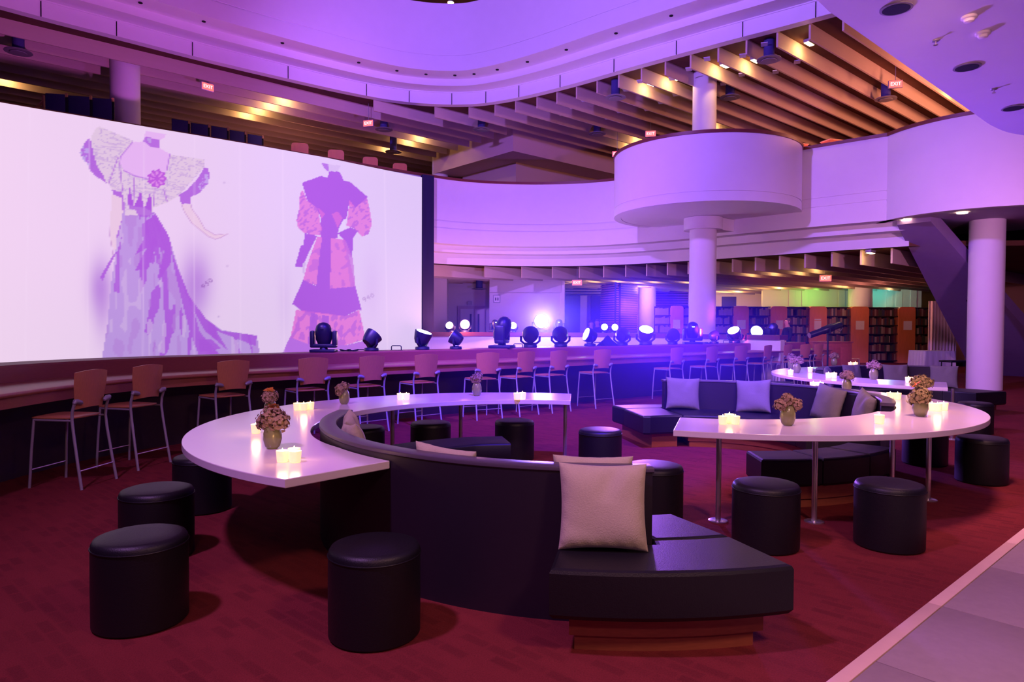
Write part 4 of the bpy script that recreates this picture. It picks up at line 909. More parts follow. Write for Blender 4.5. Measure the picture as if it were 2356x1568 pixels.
# far guard wall lamps
GWC = offset(GW, .2)
def on_guard(px): q, d = ray_hit(GWC, px); return q
GZ = 1.32
wash_light(on_guard(1035), GZ, (-.1, -.9, .25), 'pink', 'pinkish lit lamp on the guard wall next to the navy drape', .95)
wash_light(on_guard(1070), GZ, (0, -1, .15), 'warm', 'warm white lamp on the guard wall in front of the double door', 1.15)
spot_light(on_guard(1138), GZ, .4, .2, 'small moving head on the guard wall below the pictogram sign', .95, 'blue')
wash_light(on_guard(1180), GZ, (.05, -.9, .3), 'pink', 'pale lamp on the guard wall beside the white glare', .95)
wash_light(on_guard(1245), GZ, (-.03, -1, .1), 'white', 'blinding blue-white lamp on the guard wall', 1.75)
spot_light(on_guard(1286), GZ, -.1, .2, 'small moving head on the guard wall right after the blinding lamp', 1.0, 'blue')
wash_light(on_guard(1391), GZ, (-.2, -.9, .2), 'blue', 'twin lamp on the guard wall beside the pair of people', .85)
wash_light(on_guard(1413), GZ, (.15, -.9, .1), 'blue', 'twin lamp on the guard wall nearer the slatted wall', .85)
gp = on_guard(1070); point('warm_lamp_light', (gp.x, gp.y - .35, 1.62), (1.0, .35, .35), 260, .1)


# ================================================================== BEHIND THE OPENING, LOWER STOREY
CREAM = mat('cream_paint', (0.78, 0.62, 0.50), 0.8); LILACP = mat('pale_paint', (0.70, 0.60, 0.66), 0.75)
def pbox(name, px0, px1, Y, z0, z1, m, parent=None, d=.12, loc0=None):     # upright panel between two photo columns at distance Y
    a, b = dep(px0, 700, Y).x, dep(px1, 700, Y).x
    return MB().box(((a + b) / 2, Y + d / 2, (z0 + z1) / 2), (b - a, d, z1 - z0)).build(name, m, parent, smooth=0)
def zat(px, py, Y): return dep(px, py, Y).z
wb = struct(MB().box((6, 36.1, 1.8), (60, .2, 3.6)).build('wall_back', CREAM, smooth=0), 'cream back wall behind the bookcases', 'wall')
struct(pbox('door_2', 1662, 1694, 35.9, 0, 3.1, DARKPANEL, None, .1), 'dark doorway in the cream back wall', 'door')
wd = struct(pbox('wall_door', 1026, 1128, 28, 0, 3.6, LILACP), 'pink lit wall with a double door', 'wall')
d1 = struct(pbox('door_1', 1053, 1117, 27.9, 0, 2.32, mat('door_frame', (.5, .34, .42), .6), None, .08), 'pink lit double door with narrow windows', 'door')
for a, b, w in ((1059, 1089, 1083), (1092, 1114, 1101)):
    lf = pbox('door_leaf', a, b, 27.85, 0, 2.2, LILACP, d1, .06); pbox('window', w - 2, w + 2, 27.82, 1.0, zat(1090, 722, 27.8), BLACKPL, d1, .03)
pbox('closer', 1076, 1086, 27.8, 2.36, 2.5, GREYMET, d1, .12)
bo = struct(pbox('wall_booth', 1126, 1297, 26, 0, 3.6, LILACP, None, .3), 'wide pale booth wall behind the blinding lamp', 'wall')
pbox('corner_trim', 1289, 1299, 25.94, 0, 3.45, PAPER, bo, .1); pbox('header', 1126, 1291, 25.9, zat(1200, 672, 25.9), 3.5, LILACP, bo, .1)
struct(pbox('wall_pier', 996, 1028, 25.2, 0, 3.6, LILACP, None, .6), 'square pier next to the navy drape', 'pier')
rec = struct(pbox('wall_recess', 1297, 1384, 31.5, 0, 3.6, LILACP, None, .1), 'recessed wall with dark blue panels', 'wall')
BLUEP = mat('blue_panel', (0.05, 0.04, 0.22), .5)
for a, b in ((1301, 1335), (1360, 1384)): pbox('panel', a, b, 31.3, 0, zat(1330, 679, 31.3), BLUEP, rec, .12)
for k in range(4): pbox('slat', 1301, 1384, 31.2, 2.95 + k * .12, 3.0 + k * .12, DARKPANEL, rec, .1)
SLATW = mat('slat_wood', (0.42, 0.20, 0.30), .5, noise=.15, scale=10)
def slatwall(name, p, q, z0, z1, pitch, label, back):
    d = (q - p); L = d.length; rz = math.atan2(d.y, d.x); m = (p + q) / 2
    w = struct(MB().box((0, .1, (z0 + z1) / 2), (L, .08, z1 - z0)).build(name, back, None, (m.x, m.y, 0), rz, smooth=0), label, 'wall')
    me = MB().box((0, 0, 0), (L, .05, pitch * .6)).mesh('slat', 0); me.materials.append(SLATW)
    z = z0 + pitch / 2
    while z < z1: obj('slat', me, None, w, (0, .035, z)); z += pitch
    return w
c0, c1, c2 = dep(1381, 700, 28.6), dep(1421, 700, 27.2), dep(1469, 700, 28.6)
slatwall('wall_slats', c0.xy, c1.xy, 0, 3.3, .092, 'pink lit wall of horizontal wooden slats beside the column', BLUEP)
slatwall('wall_slats_shade', c1.xy, c2.xy, 0, 3.3, .092, 'shaded wall of horizontal wooden slats turning the corner', BLUEP)
slatwall('wall_slats_far', dep(1506, 700, 33.5).xy, dep(1584, 700, 33.5).xy, 2.3, 3.55, .12, 'dark horizontal slats above the bookcase by the column', DARKPANEL)
green = struct(pbox('wall_band', 1755, 2120, 31.9, 2.46, 3.3, mat('band_paint', (.7, .7, .66), .7), None, .2), 'green lit band of wall panels above the bookcases', 'wall')
for px in (1815, 1845, 1930, 1954, 2040, 2062, 2095): pbox('panel', px, px + 14, 31.86, 2.48, 3.28, mat('band_paint', (.7, .7, .66), .7), green, .05)
# unseen warm and green point fills put in to tint this storey
point('storey_fill', (dep(1700, 700, 33.5).x, 33.5, 3.1), (1.0, .58, .16), 150, .15)
point('storey_fill', (dep(1800, 700, 30.2).x, 30.2, 3.1), (1.0, .55, .18), 60, .15)
point('storey_fill', (dep(1880, 700, 31.0).x, 31.0, 3.0), (.25, 1.0, .12), 26, .1)
point('storey_fill', (dep(2040, 700, 31.2).x, 31.0, 3.05), (.08, .75, .62), 26, .1)
point('storey_fill', (dep(1480, 700, 29.0).x, 29.0, 3.1), (1.0, .5, .45), 90, .15)
point('storey_fill', (dep(2030, 700, 26.5).x, 26.5, 2.6), (1.0, .34, .28), 60, .15)

BOOKS = [mat('book_cover_%d' % i, c, .6) for i, c in enumerate(((.16, .05, .05), (.30, .20, .16), (.05, .05, .10), (.38, .30, .28), (.12, .03, .04), (.06, .07, .05)))]
units = [(1509, 1543, 'beside the white lower column', 0), (1572, 1688, 'behind the round column', 1), (1722, 1773, 'behind the shining wash light', 1), (1810, 1862, 'behind the person in dark clothes', 1), (1901, 1957, 'behind the follow spotlight', 1), (1998, 2067, 'between two orange end panels', 1), (2105, 2152, 'next to the white drape', 1)]
panels = [(1543, 1572), (1688, 1722), (1773, 1810), (1862, 1901), (1957, 1998), (2067, 2105)]
BY = 29.5; SHZ = [.12, .50, .88, 1.26, 1.64, 2.02]; BT = 2.40
book_n = 0; spare = MB(); books_spec = []
for u, (a, b, wh, low) in enumerate(units):
    x0, x1 = dep(a, 700, BY).x, dep(b, 700, BY).x; L = x1 - x0; cx = (x0 + x1) / 2
    t = thing('bookcase', 'tall dark bookcase full of books ' + wh, 'bookcase', (cx, BY, 0), 0, 'library bookcases')
    MB().box((0, .33, BT / 2), (L, .04, BT)).build('back_board', DARKPANEL, t, smooth=0)
    for z in SHZ + [BT]: MB().box((0, .16, z - .015), (L, .32, .03)).build('shelf', DARKPANEL, t, smooth=0)
    if u < len(panels):
        pa, pb = panels[u]; y0, y1 = dep(pa, 700, BY).x, dep(pb, 700, BY).x
        w = y1 - y0; rr = .12; ol = [(-w / 2, 0), (w / 2, 0), (w / 2, BT + .02 - rr)] + [(w / 2 - rr + rr * math.cos(q), BT + .02 - rr + rr * math.sin(q)) for q in (.5, 1.0, 1.57)] + [(-w / 2 + rr - rr * math.sin(q), BT + .02 - rr + rr * math.cos(q)) for q in (0, .57, 1.07, 1.57)]
        n = len(ol); mb = MB(); vs = [(x, y, z) for y in (-.03, .36) for x, z in ol]
        mb.add(vs, [tuple(range(n)), tuple(reversed(range(n, 2 * n)))] + [(i, i + n, (i + 1) % n + n, (i + 1) % n) for i in range(n)])
        ep = mb.build('end_panel', ORANGEWOOD, t, ((y0 + y1) / 2 - cx, -.04, 0), smooth=0)
        nm = .30 if u in (1, 4, 5) else .24
        MB().box((.02 * (u % 3 - 1), -.036, 1.62), (nm + .06, .01, .38)).build('paper_notice', PAPER, ep, smooth=0)
        if u == 3: MB().box((-.02, -.036, 1.86), (.28, .01, .06)).build('paper_notice', PAPER, ep, smooth=0)
    for r, z in enumerate(SHZ):
        if u < 4 and r < 2: continue
        x = x0 + .02
        while x < x1 - .09:
            if rng.random() < .07: x += rng.uniform(.05, .16); continue
            w = rng.uniform(.055, .10); h = rng.uniform(.24, .33); dd = rng.uniform(.18, .24)
            books_spec.append((x + w / 2, BY + .02 + dd / 2 + rng.uniform(0, .03), z, w * .96, dd, h, int(rng.integers(0, 6)), u)); x += w
CN = ['dark red', 'tan', 'navy', 'pale grey', 'maroon', 'black']
unit_me = MB().box((0, 0, .5), (1, 1, 1)).mesh('book', 0); me_by = []
for i in range(6): m2 = unit_me.copy(); m2.materials.append(BOOKS[i]); me_by.append(m2)
books_spec.sort(key=lambda s: -s[7])
for i, (x, y, z, w, dd, h, c, u) in enumerate(books_spec):
    if i < 300:
        o = obj('book', me_by[c], None, None, (x, y, z)); o.scale = (w, dd, h); tag(o, CN[c] + ' book standing on a shelf of the bookcase ' + units[u][2], 'book', 'books in the bookcase ' + units[u][2])
    else: spare.box((x, y, z + h / 2), (w, dd, h))
if spare.v:
    o = spare.build('shelved_books', BOOKS[1], smooth=0); o['kind'] = 'stuff'; o['label'] = 'rows of books on the more distant bookcase shelves'; o['category'] = 'books'

# ---------------------------------------------------------------- people
def person(loc, yaw, label, shirt, pants, h=1.74, arm=(0, 0), hair=(.03, .015, .01)):
    k = h / 1.75
    V = [((0, 0, .95), .14), ((0, 0, 1.12), .13), ((0, .01, 1.30), .155), ((0, 0, 1.43), .10), ((0, 0, 1.50), .055), ((0, -.015, 1.57), .075), ((0, -.02, 1.66), .098), ((0, -.01, 1.725), .07)]
    E = [(0, 1), (1, 2), (2, 3), (3, 4), (4, 5), (5, 6), (6, 7)]
    def chain(start, pts):
        last = start
        for p, r in pts: V.append((p, r)); E.append((last, len(V) - 1)); last = len(V) - 1
        return last
    hands = []
    for s in (-1, 1):
        chain(0, [((s * .09, 0, .88), .11), ((s * .10, -.01, .50), .068), ((s * .105, .01, .10), .045), ((s * .105, -.04, .05), .042), ((s * .11, -.15, .035), .034)])
        f = arm[0 if s < 0 else 1]
        e = chain(3, [((s * .17, 0, 1.415), .062), ((s * .225, .01 - .1 * f, 1.14), .045), ((s * .20, -.04 - .28 * f, .92 + .22 * f), .034), ((s * .19, -.05 - .33 * f, .86 + .26 * f), .036)])
        for q in range(4): chain(e, [((s * (.175 + .014 * q), -.07 - .36 * f, .81 + .28 * f), .0095), ((s * (.175 + .013 * q), -.085 - .40 * f, .765 + .29 * f + .006 * (q in (1, 2))), .008)])
        chain(e, [((s * .155, -.085 - .33 * f, .85 + .26 * f), .011), ((s * .148, -.10 - .35 * f, .82 + .27 * f), .009)])
    me = bpy.data.meshes.new('body'); me.from_pydata([tuple(c * k for c in v[0]) for v in V], E, [])
    o = bpy.data.objects.new('person', me); COL.objects.link(o)
    sk = o.modifiers.new('s', 'SKIN'); sub = o.modifiers.new('u', 'SUBSURF'); sub.levels = 2
    for i, d in enumerate(me.skin_vertices[0].data): d.radius = (V[i][1] * k, V[i][1] * k * (.78 if i in (1, 2, 3) else 1)); d.use_root = (i == 0)
    dg = bpy.context.evaluated_depsgraph_get(); ev = bpy.data.meshes.new_from_object(o.evaluated_get(dg)); o.modifiers.clear(); o.data = ev; bpy.data.meshes.remove(me)
    ev.materials.clear()
    for m in (SKIN, shirt, pants, BLACKPL): ev.materials.append(m)
    for p in ev.polygons:
        z = p.center.z / k; x = abs(p.center.x) / k
        p.material_index = 3 if z < .09 else 0 if z > 1.485 else 2 if (z < .97 and x < .17 and not (x > .13 and p.center.y < -.06)) else 1
        if x > .145 and z < 1.3 and math.dist((x, p.center.y / k), (.18, -.07)) < .5:
            for s_ in (0, 1):
                f = arm[s_]
                if (p.center.x < 0) == (s_ == 0) and p.center.y / k < -.045 - .28 * f and z < .93 + .28 * f: p.material_index = 0
    ev.shade_smooth()
    hm = MB().lathe([(.001, .13), (.06, .115), (.098, .07), (.107, .01), (.100, -.05), (.085, -.085)], 18, (0, .018 * k, 1.655 * k)); hr = hm.build('hair', mat('hair_dark', hair, .7), o)
    for v in hr.data.vertices:
        if v.co.y < -.03 and v.co.z < 1.70 * k: v.co.y = -.03 + (v.co.y + .03) * .15
    ft = MB().lathe([(.002, -.02), (.011, -.008), (.008, .01), (.002, .03)], 8, (0, -.118 * k, 1.645 * k)).build('nose', SKIN, o)
    for s in (-1, 1):
        MB().lathe([(.001, -.008), (.008, 0), (.001, .008)], 8, (s * .034 * k, -.103 * k, 1.675 * k)).build('eye', BLACKPL, o)
        MB().lathe([(.002, -.03), (.014, -.01), (.018, .012), (.004, .03)], 8, (s * .100 * k, .0, 1.655 * k)).build('ear', SKIN, o)
    MB().box((0, -.106 * k, 1.608 * k), (.042, .012, .008)).build('mouth', mat('lips', (.35, .10, .09), .6), o, smooth=0)
    o.location = loc; o.rotation_euler = (0, 0, yaw); tag(o, label, 'person'); return o
def stand(px, Y): p = dep(px, 700, Y); return (p.x, p.y, 0)
person(stand(1813, 22.6), -1.4, 'person in dark clothes with a cap of short hair behind the desk end', BLACKCLOTH, BLACKCLOTH, 1.80, (.7, .5), (.10, .04, .02))
person(stand(1360, 25.2), .3, 'person in black seen from the front beside the blue panel', BLACKCLOTH, BLACKCLOTH, 1.70, (.3, .0))
person(stand(1375, 25.9), -.5, 'person in black standing closer to the slatted wall', mat('dark_shirt', (.05, .02, .03), .8), BLACKCLOTH, 1.76, (.0, .4))

# ---------------------------------------------------------------- follow spot, desk and odds beyond the far table
p = stand(1906, 16.9); t = thing('follow_spot', 'long black follow spotlight tilted up on a tripod stand', 'spotlight', p, 0)
MB().cyl((0, 0, .25), (0, 0, 1.40), .022, 12).build('pole', BLACKPL, t)
for k in range(3):
    a = k * 2.094 + .4; MB().tube([(0, 0, .55), (.42 * math.cos(a), .42 * math.sin(a), .012)], .014, 8).build('leg', BLACKPL, t)
ax = Vector((.9, .15, .30)).normalized(); c = Vector((-.06, 0, 1.47)); R = ax.to_track_quat('Z', 'Y').to_matrix()
bd = MB().lathe([(.06, -.46), (.075, -.44), (.08, -.1), (.095, -.08), (.10, .2), (.085, .22), (.085, .42), (.07, .44)], 20, c, R).build('barrel', BLACKPL, t)
MB().lathe([(.065, .0), (.065, .02)], 20, c - ax * .47, R).build('lens', STEEL, bd); MB().tube([c + ax * .3 + Vector((0, 0, -.08)), c + ax * .42 + Vector((0, 0, -.17)), c + ax * .5 + Vector((0, 0, -.1))], .012, 6).build('handle', STEEL, bd)
MB().tube([Vector((0, .12, 1.50)), Vector((0, .12, 1.38)), Vector((0, 0, 1.36)), Vector((0, -.12, 1.38)), Vector((0, -.12, 1.50))], .014, 8).build('yoke', BLACKPL, t)

DESKW = mat('desk_wood', (0.45, 0.11, 0.06), .45, noise=.2, scale=14)
p = stand(1915, 20.9); t = thing('wooden_desk', 'red-brown wooden service desk at the end of the counter', 'desk', p, .35)
for a, b, s in (((0, -.32, .53), (.9, .04, 1.06), 'front_panel'), ((-.43, 0, .53), (.04, .62, 1.06), 'side_panel'), ((.43, 0, .53), (.04, .62, 1.06), 'side_panel'), ((0, 0, 1.08), (.98, .72, .04), 'desk_top')): MB().bbox(a, b, .006).build(s, DESKW, t)
for x in (-.22, .22): MB().bbox((x, -.345, .5), (.40, .015, .86), .004).build('door', DESKW, t)
def side_chair(p, rz, label):
    t = thing('side_chair', label, 'chair', p, rz)
    MB().bbox((0, 0, .45), (.42, .42, .035), .01).build('seat', CHAIRWOOD, t); MB().bbox((0, .2, .74), (.40, .025, .30), .01).build('backrest', CHAIRWOOD, t)
    for x in (-.19, .19):
        MB().tube([(x, .19, 0), (x, .2, .45), (x, .21, .86)], .013, 8).build('leg', CHAIRSTEEL, t); MB().tube([(x, -.19, 0), (x, -.18, .44)], .013, 8).build('leg', CHAIRSTEEL, t)
side_chair(stand(1964, 23.5), 1.2, 'small wooden chair standing before the orange bookcase panel')
p = stand(2146, 23.0); t = thing('draped_table', 'rectangular table under a white cloth reaching the floor', 'table', p, .12)
n = 72; per = []
for i in range(n):
    a = i / n * 4; s = int(a); f = a - s; c = [(-.55, -.38), (.55, -.38), (.55, .38), (-.55, .38)]; A_, B_ = c[s], c[(s + 1) % 4]; per.append((A_[0] + (B_[0] - A_[0]) * f, A_[1] + (B_[1] - A_[1]) * f))
vs = []
for z, k, wv_ in ((.76, .985, 0), (.755, 1.0, .2), (.4, 1.02, .7), (.01, 1.05, 1.0)):
    for i, (x, y) in enumerate(per): q = k + .035 * wv_ * math.sin(i * 1.9); vs.append((x * q, y * q, z))
MB().add(vs, [tuple(range(n))] + [(r * n + i, (r + 1) * n + i, (r + 1) * n + (i + 1) % n, r * n + (i + 1) % n) for r in range(3) for i in range(n)]).build('tablecloth', mat('white_linen', (.8, .72, .74), .85), t, smooth=1.2)
for x in (-.5, .5):
    for y in (-.33, .33): MB().cyl((x, y, 0), (x, y, .74), .02, 8).build('leg', STEEL, t)
MB().box((0, 0, .745), (1.06, .72, .02)).build('tabletop', PAPER, t, smooth=0)
a_, b_ = stand(2138, 26.3), stand(2200, 26.3)
tag(MB().sweep([(a_[0] + (b_[0] - a_[0]) * i / 60, 26.3 + .07 * math.sin(i * .9)) for i in range(61)], rect(-.01, .01, 0, 2.55)).build('pleated_drape', mat('white_drape', (.85, .70, .62), .85), smooth=1.2), 'white pleated drape hanging beside the last bookcase', 'drape')
p = stand(2209, 19.9); t = thing('black_bench', 'low black table on thin legs beside the white column', 'bench', p, .2)
MB().bbox((0, 0, .56), (.95, .45, .05), .008).build('top', BLACKPL, t)
for x in (-.42, .42):
    for y in (-.18, .18): MB().tube([(x * 1.05, y, 0), (x, y, .54)], .016, 8).build('leg', BLACKPL, t)

# ================================================================== UPPER STOREY FURNISHING AND CEILING FITTINGS
CAREDGE = mat('light_wood_edge', (0.75, 0.42, 0.18), .5)
def carrel(px0, px1, py, label):
    Y = (7.35 - EYE) * FPX / (745 - py); a, b = dep(px0, py, Y), dep(px1, py, Y + (.25 if px0 > 300 else .1)); d = (b - a).xy; L = d.length; m = (a.xy + b.xy) / 2
    t = thing('study_carrel', label, 'study carrel', (m.x, m.y, 5.0), math.atan2(d.y, d.x), 'navy study carrels')
    MB().bbox((0, 0, 1.18), (L, .05, 2.34), .01).build('panel', NAVY, t); MB().box((L / 2 + .03, .02, 1.15), (.05, .05, 2.3)).build('post', BLACKPL, t, smooth=0)
    MB().box((L / 2 + .03, .0, 2.33), (.05, .06, .10)).build('edge_trim', CAREDGE, t, smooth=0)
for i, (a, b, py) in enumerate(((105, 150, 221), (157, 206, 226), (213, 257, 231))): carrel(a, b, py, ('first', 'second', 'third')[i] + ' navy carrel panel between the sloping rail and the purple column')
for i, (a, b, py) in enumerate(((395, 432, 277), (439, 478, 286), (486, 522, 293), (528, 562, 302), (570, 602, 311))): carrel(a, b, py, ('first', 'second', 'third', 'fourth', 'fifth')[i] + ' navy carrel panel after the purple column')
p = dep(100, 232, 17.5); t = thing('sloping_rail', 'light wooden sloping rail beside the first navy carrel', 'rail', (p.x, p.y, 5.0))
MB().tube([(-.65, 0, 1.55), (0, 0, 2.18)], .035, 8).build('rail', CAREDGE, t); MB().cyl((0, 0, 0), (0, 0, 2.32), .03, 8).build('post', CAREDGE, t); MB().cyl((-.65, 0, 0), (-.65, 0, 1.55), .03, 8).build('post', CAREDGE, t)
for i, (px, py, w) in enumerate(((690, 332, 38), (773, 347, 36), (852, 363, 34), (920, 377, 32))):
    Y = (7.35 - EYE) * FPX / (746 - py); q = dep(px, py, Y); W_ = w * Y / FPX
    t = thing('carrel_end', '%s orange wooden end panel with rounded top rising over the screen' % ('first', 'second', 'third', 'fourth')[i], 'end panel', (q.x, q.y, 5.0), .2, 'wooden carrel ends')
    r = .09; prof = [(-W_ / 2, 0), (W_ / 2, 0), (W_ / 2, 2.35 - r), (W_ / 2 - r * .3, 2.35 - r * .3), (W_ / 2 - r, 2.35), (-W_ / 2 + r, 2.35), (-W_ / 2 + r * .3, 2.35 - r * .3), (-W_ / 2, 2.35 - r)]; n = 8
    MB().add([(x, y, z) for y in (-.02, .02) for x, z in prof], [tuple(range(n)), tuple(reversed(range(n, 2 * n)))] + [(i2, i2 + n, (i2 + 1) % n + n, (i2 + 1) % n) for i2 in range(n)]).build('panel', ORANGEWOOD, t, smooth=0)
    MB().box((0, .45, .72), (W_, .85, .03)).build('desk_top', CAREDGE, t, smooth=0)
for i, (px, py, w) in enumerate(((1913, 326, 34), (1835, 335, 30))):      # wooden boxes on the upper floor seen over the parapet
    q = dep(px, py, 21.5); t = thing('wooden_cabinet', 'orange wooden cabinet top %s the round balcony and the large balcony' % ('between', 'tucked between')[i] , 'cabinet', (q.x, q.y, 5.0), .3)
    MB().bbox((0, 0, (q.z - 5) / 2), (.46, .4, q.z - 5), .01).build('body', ORANGEWOOD, t); MB().bbox((0, 0, q.z - 5 + .015), (.5, .44, .03), .006).build('top', CAREDGE, t)
EXITM = mat('exit_sign_glow', (.8, .1, .08), .5, emit=(1.0, .10, .08), strength=2.2); EXITL = mat('exit_letters', (1, .7, .7), .5, emit=(1.0, .62, .62), strength=2.0)
def exit_sign(px, py, zc, label, top, side=False):
    Y = (zc - EYE) * FPX / (748 - py); q = dep(px, py, Y); t = thing('exit_sign', label, 'exit sign', (q.x, q.y, q.z), -.25 if not side else .9, 'lit exit signs')
    MB().bbox((0, 0, 0), (.36, .06, .21), .008).build('housing', GREYMET if not side else PAPER, t)
    MB().box((0, -.033, 0), (.33, .008, .18)).build('face', EXITM, t, smooth=0)
    text('EXIT', .13, EXITL, t, (0, -.040, 0), (math.pi / 2, 0, 0))
    MB().cyl((0, 0, .1), (0, 0, top - q.z), .008, 6).build('hanger', GREYMET, t)
exit_sign(848, 284, 8.15, 'lit red exit sign among the baffles above the carrel ends', 8.74)
exit_sign(1420, 354, 7.7, 'lit red exit sign under the baffles left of the balcony rim'.replace('left of', 'touching'), 8.74)
exit_sign(1497, 308, 8.0, 'lit red exit sign just above the round balcony rim', 8.74)
exit_sign(2060, 194, 8.2, 'lit pink exit sign among the orange baffles over the large balcony', 8.74)
exit_sign(477, 200, 8.3, 'exit sign turned so only its white back shows near the purple column', 8.74, True)
exit_sign(1899, 640, 3.0, 'lit red exit sign hanging under the lower storey baffles', 3.62)
exit_sign(1328, 650, 3.05, 'pink exit sign under the lower baffles by the blue panels', 3.62)
def diffuser(px, py, zc, label, top):
    Y = (zc - EYE) * FPX / (748 - py); q = dep(px, py, Y); nr = -8.48 if zc > 5 else -8.52; n_ = FN.dot(q.xy); e_ = FN * (nr + .735 * (round((n_ - nr) / .735 - .5) + .5) - n_); q.x += e_.x; q.y += e_.y      # hang it in the gap between two baffles
    t = thing('air_diffuser', label, 'air diffuser', (q.x, q.y, q.z), 0, 'round air diffusers')
    MB().lathe([(.12, .03), (.29, .0), (.30, -.02), (.27, -.025), (.10, -.012)], 28).build('ring', GREYMET, t); MB().lathe([(.18, -.035), (.17, -.045), (.05, -.05)], 24).build('cone', GREYMET, t)
    MB().cyl((0, 0, -.03), (0, 0, top - q.z - .01), .13, 16).build('duct', NAVY, t)
for px, py, z, lb in ((1432, 218, 8.28, 'round air diffuser in the baffles above the balcony exit sign'), (1690, 220, 8.28, 'round air diffuser beside the upper round column'), (1785, 131, 8.28, 'round air diffuser next to the glowing lamp at the atrium edge'), (2040, 226, 8.28, 'round air diffuser below the pink exit sign'), (1385, 304, 8.28, 'round air diffuser deep in the violet baffles'), (1095, 301, 8.28, 'round air diffuser in front of the lowered bulkhead'), (878, 299, 8.28, 'round air diffuser near the red exit sign over the carrels'), (912, 346, 8.0, 'round air diffuser lit warm beside the thin upper column'), (45, 110, 8.28, 'round air diffuser at the purple column side')):
    diffuser(px, py, z, lb, 8.74)
diffuser(1097, 664, 2.95, 'round air diffuser hanging before the double door', 3.62)
LAMPF = mat('lamp_face', (1, .9, .6), .5, emit=(1.0, .72, .30), strength=28)
LAMPS = {}
def baffle_lamp(px, py, zl, n_ref, top, power, grp, vis=True):
    q = at(px, py, zl); nn = FN.dot(q.xy); k = round((nn - n_ref) / .735); n2 = n_ref + .735 * k + .30; s = FD.dot(q.xy) + (.55 if zl < 5 else 0); P2 = FN * n2 + FD * s
    if any((P2 - e).length < .5 for e in LAMPS.setdefault(grp, [])): return
    LAMPS[grp].append(P2)
    t = thing('baffle_lamp', 'small glowing floodlight fixed between two ceiling baffles', 'lamp', (P2.x, P2.y, top), FA, grp)
    t['label'] = 'glowing floodlight between the %s ceiling baffles' % ('upper storey' if zl > 5 else 'lower storey')
    MB().bbox((0, 0, -.07), (.34, .14, .08), .01).build('housing', GREYMET, t); MB().box((0, .0, -.115), (.30, .11, .012)).build('lamp_face', LAMPF, t, smooth=0); MB().cyl((0, 0, -.04), (0, 0, .0), .015, 8).build('stem', GREYMET, t)
    w = P2 - FN * .02; point('baffle_lamp_light', (w.x, w.y, top - .15), (1.0, .56, .20), power, .05)
for px, py in ((660, 225), (628, 238), (596, 250), (566, 262), (10, 188), (960, 318), (930, 328), (900, 338), (1500, 200), (1553, 187), (1668, 158), (1738, 147), (1812, 123), (1470, 322), (1440, 338), (1625, 296), (2205, 205)):
    baffle_lamp(px, py, 8.55, -8.48, 8.735, 17, 'upper storey floodlights')
for px, py in ((1250, 640), (1300, 638), (1350, 636), (1400, 636), (1440, 640), (1480, 638), (1545, 640), (1570, 640), (1690, 622), (1740, 620), (1800, 618), (1850, 612), (1700, 655), (1850, 652), (1900, 650), (1950, 650), (2050, 655), (1925, 590), (1993, 588)):
    baffle_lamp(px, py, 3.42, -8.52, 3.615, 9, 'lower storey floodlights')
def pictogram(p, rz, s, label):
    t = thing('pictogram_sign', label, 'sign', p, rz, 'pictogram signs')
    MB().bbox((0, 0, 0), (s, .03, s * 1.15), .005).build('board', GREYMET, t); MB().box((0, -.018, 0), (s * .82, .008, s * .96)).build('face', PAPER, t, smooth=0)
    for x in (-.16, .16):
        MB().lathe([(.001, -.05 * s), (.05 * s, 0), (.001, .05 * s)], 10, (x * s, -.026, .27 * s)).build('pictogram', BLACKPL, t); MB().box((x * s, -.026, -.03 * s), (.16 * s, .008, .42 * s)).build('pictogram', BLACKPL, t, smooth=0)
q = dep(1143, 687, 25.9); pictogram((q.x, 25.984, q.z), 0, .26, 'framed pictogram sign on the booth wall beside the double door')
rr_ = rc + BD * .9 - BN * .02; q = rc + BD * 1.2; pictogram((q.x + FN.x * .03, q.y + FN.y * .03, 6.72), FA, .30, 'framed pictogram sign on the upper room wall above the parapet')
q = dep(1037, 6, 25.0); t = thing('top_lamp', 'warm lamp glimpsed under the top storey ceiling over the parapet', 'lamp', (q.x, q.y, q.z)); MB().lathe([(.02, .12), (.10, .08), (.12, 0)], 16).build('shade', GREYMET, t); MB().lathe([(.10, -.02), (.10, 0)], 16).build('bulb', LAMPF, t); MB().cyl((0, 0, .1), (0, 0, 14.6 - q.z), .01, 6).build('stem', GREYMET, t); point('top_lamp_light', (q.x, q.y, q.z - .2), (1, .55, .2), 90, .1)

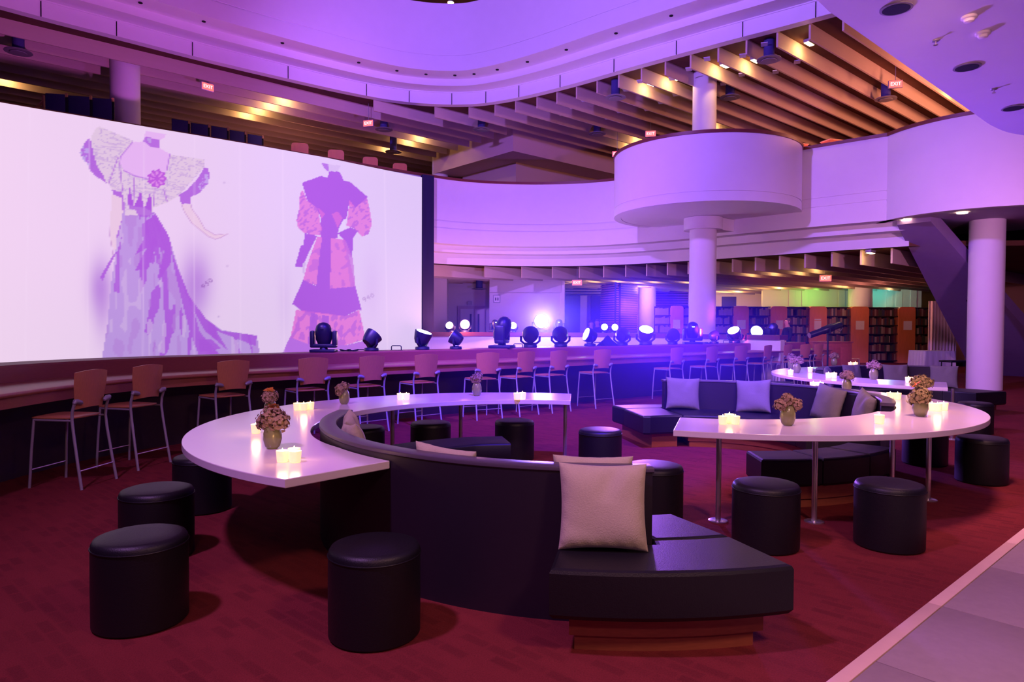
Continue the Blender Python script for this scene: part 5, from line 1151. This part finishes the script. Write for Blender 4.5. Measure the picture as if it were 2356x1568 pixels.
# ================================================================== added stage haze, its tint carrying the lamp light
def haze(c, r, dens, col, label, seg=24):
    hm = bpy.data.materials.new('stage_haze'); hm.use_nodes = True; nt = hm.node_tree; nt.nodes.remove(nt.nodes['Principled BSDF'])
    v = nt.nodes.new('ShaderNodeVolumeScatter'); v.inputs['Color'].default_value = (*col, 1); v.inputs['Anisotropy'].default_value = .3
    tc = nt.nodes.new('ShaderNodeTexCoord'); gr = nt.nodes.new('ShaderNodeTexGradient'); gr.gradient_type = 'QUADRATIC_SPHERE'      # thins out towards its rim
    mu = nt.nodes.new('ShaderNodeMath'); mu.operation = 'MULTIPLY'; mu.inputs[1].default_value = dens
    nt.links.new(tc.outputs['Object'], gr.inputs[0]); nt.links.new(gr.outputs[1], mu.inputs[0]); nt.links.new(mu.outputs[0], v.inputs['Density'])
    nt.links.new(v.outputs[0], nt.nodes['Material Output'].inputs['Volume'])
    prof = [(max(.001, math.cos(a)), math.sin(a)) for a in np.linspace(-math.pi / 2, math.pi / 2, 17)]
    mb = MB().lathe(prof, seg); mb.v = [(x, y, max((.015 - c[2]) / r[2], z)) for x, y, z in mb.v]
    o = mb.build('haze', hm); o.location = c; o.scale = r; o['kind'] = 'stuff'; o['label'] = label; o['category'] = 'haze'
haze((1.6, 13.2, .9), (4.6, 8.0, 1.9), .22, (.16, .10, 1), 'stage haze over the counter and chairs, blue lamp light put into its colour')  # blue of the light is put into the scatter colour
haze((1.0, 20.75, 1.9), (1.9, .85, 1.5), .75, (.55, .5, 1), 'added haze painting the glow around the blinding lamp')  # extra volume added to paint the glow round the lamp
spot('haze_lamp_light', (.93, 20.9, 1.70), (1.3, 9.0, .55), (.10, .05, 1.0), 9000, 40, .9, .1).data.specular_factor = .15
point('haze_lamp_light', (.93, 20.95, 1.70), (.30, .22, 1.0), 260, .1)
spot('stage_beam', (7.0, 18.7, 1.5), (15.7, 30.6, 3.0), (.12, .08, 1.0), 900, 7, .6, .05)
spot('stage_beam', (4.4, 16.4, 1.45), (13.0, 29.5, 1.9), (1.0, .12, .75), 900, 36, .7, .05)
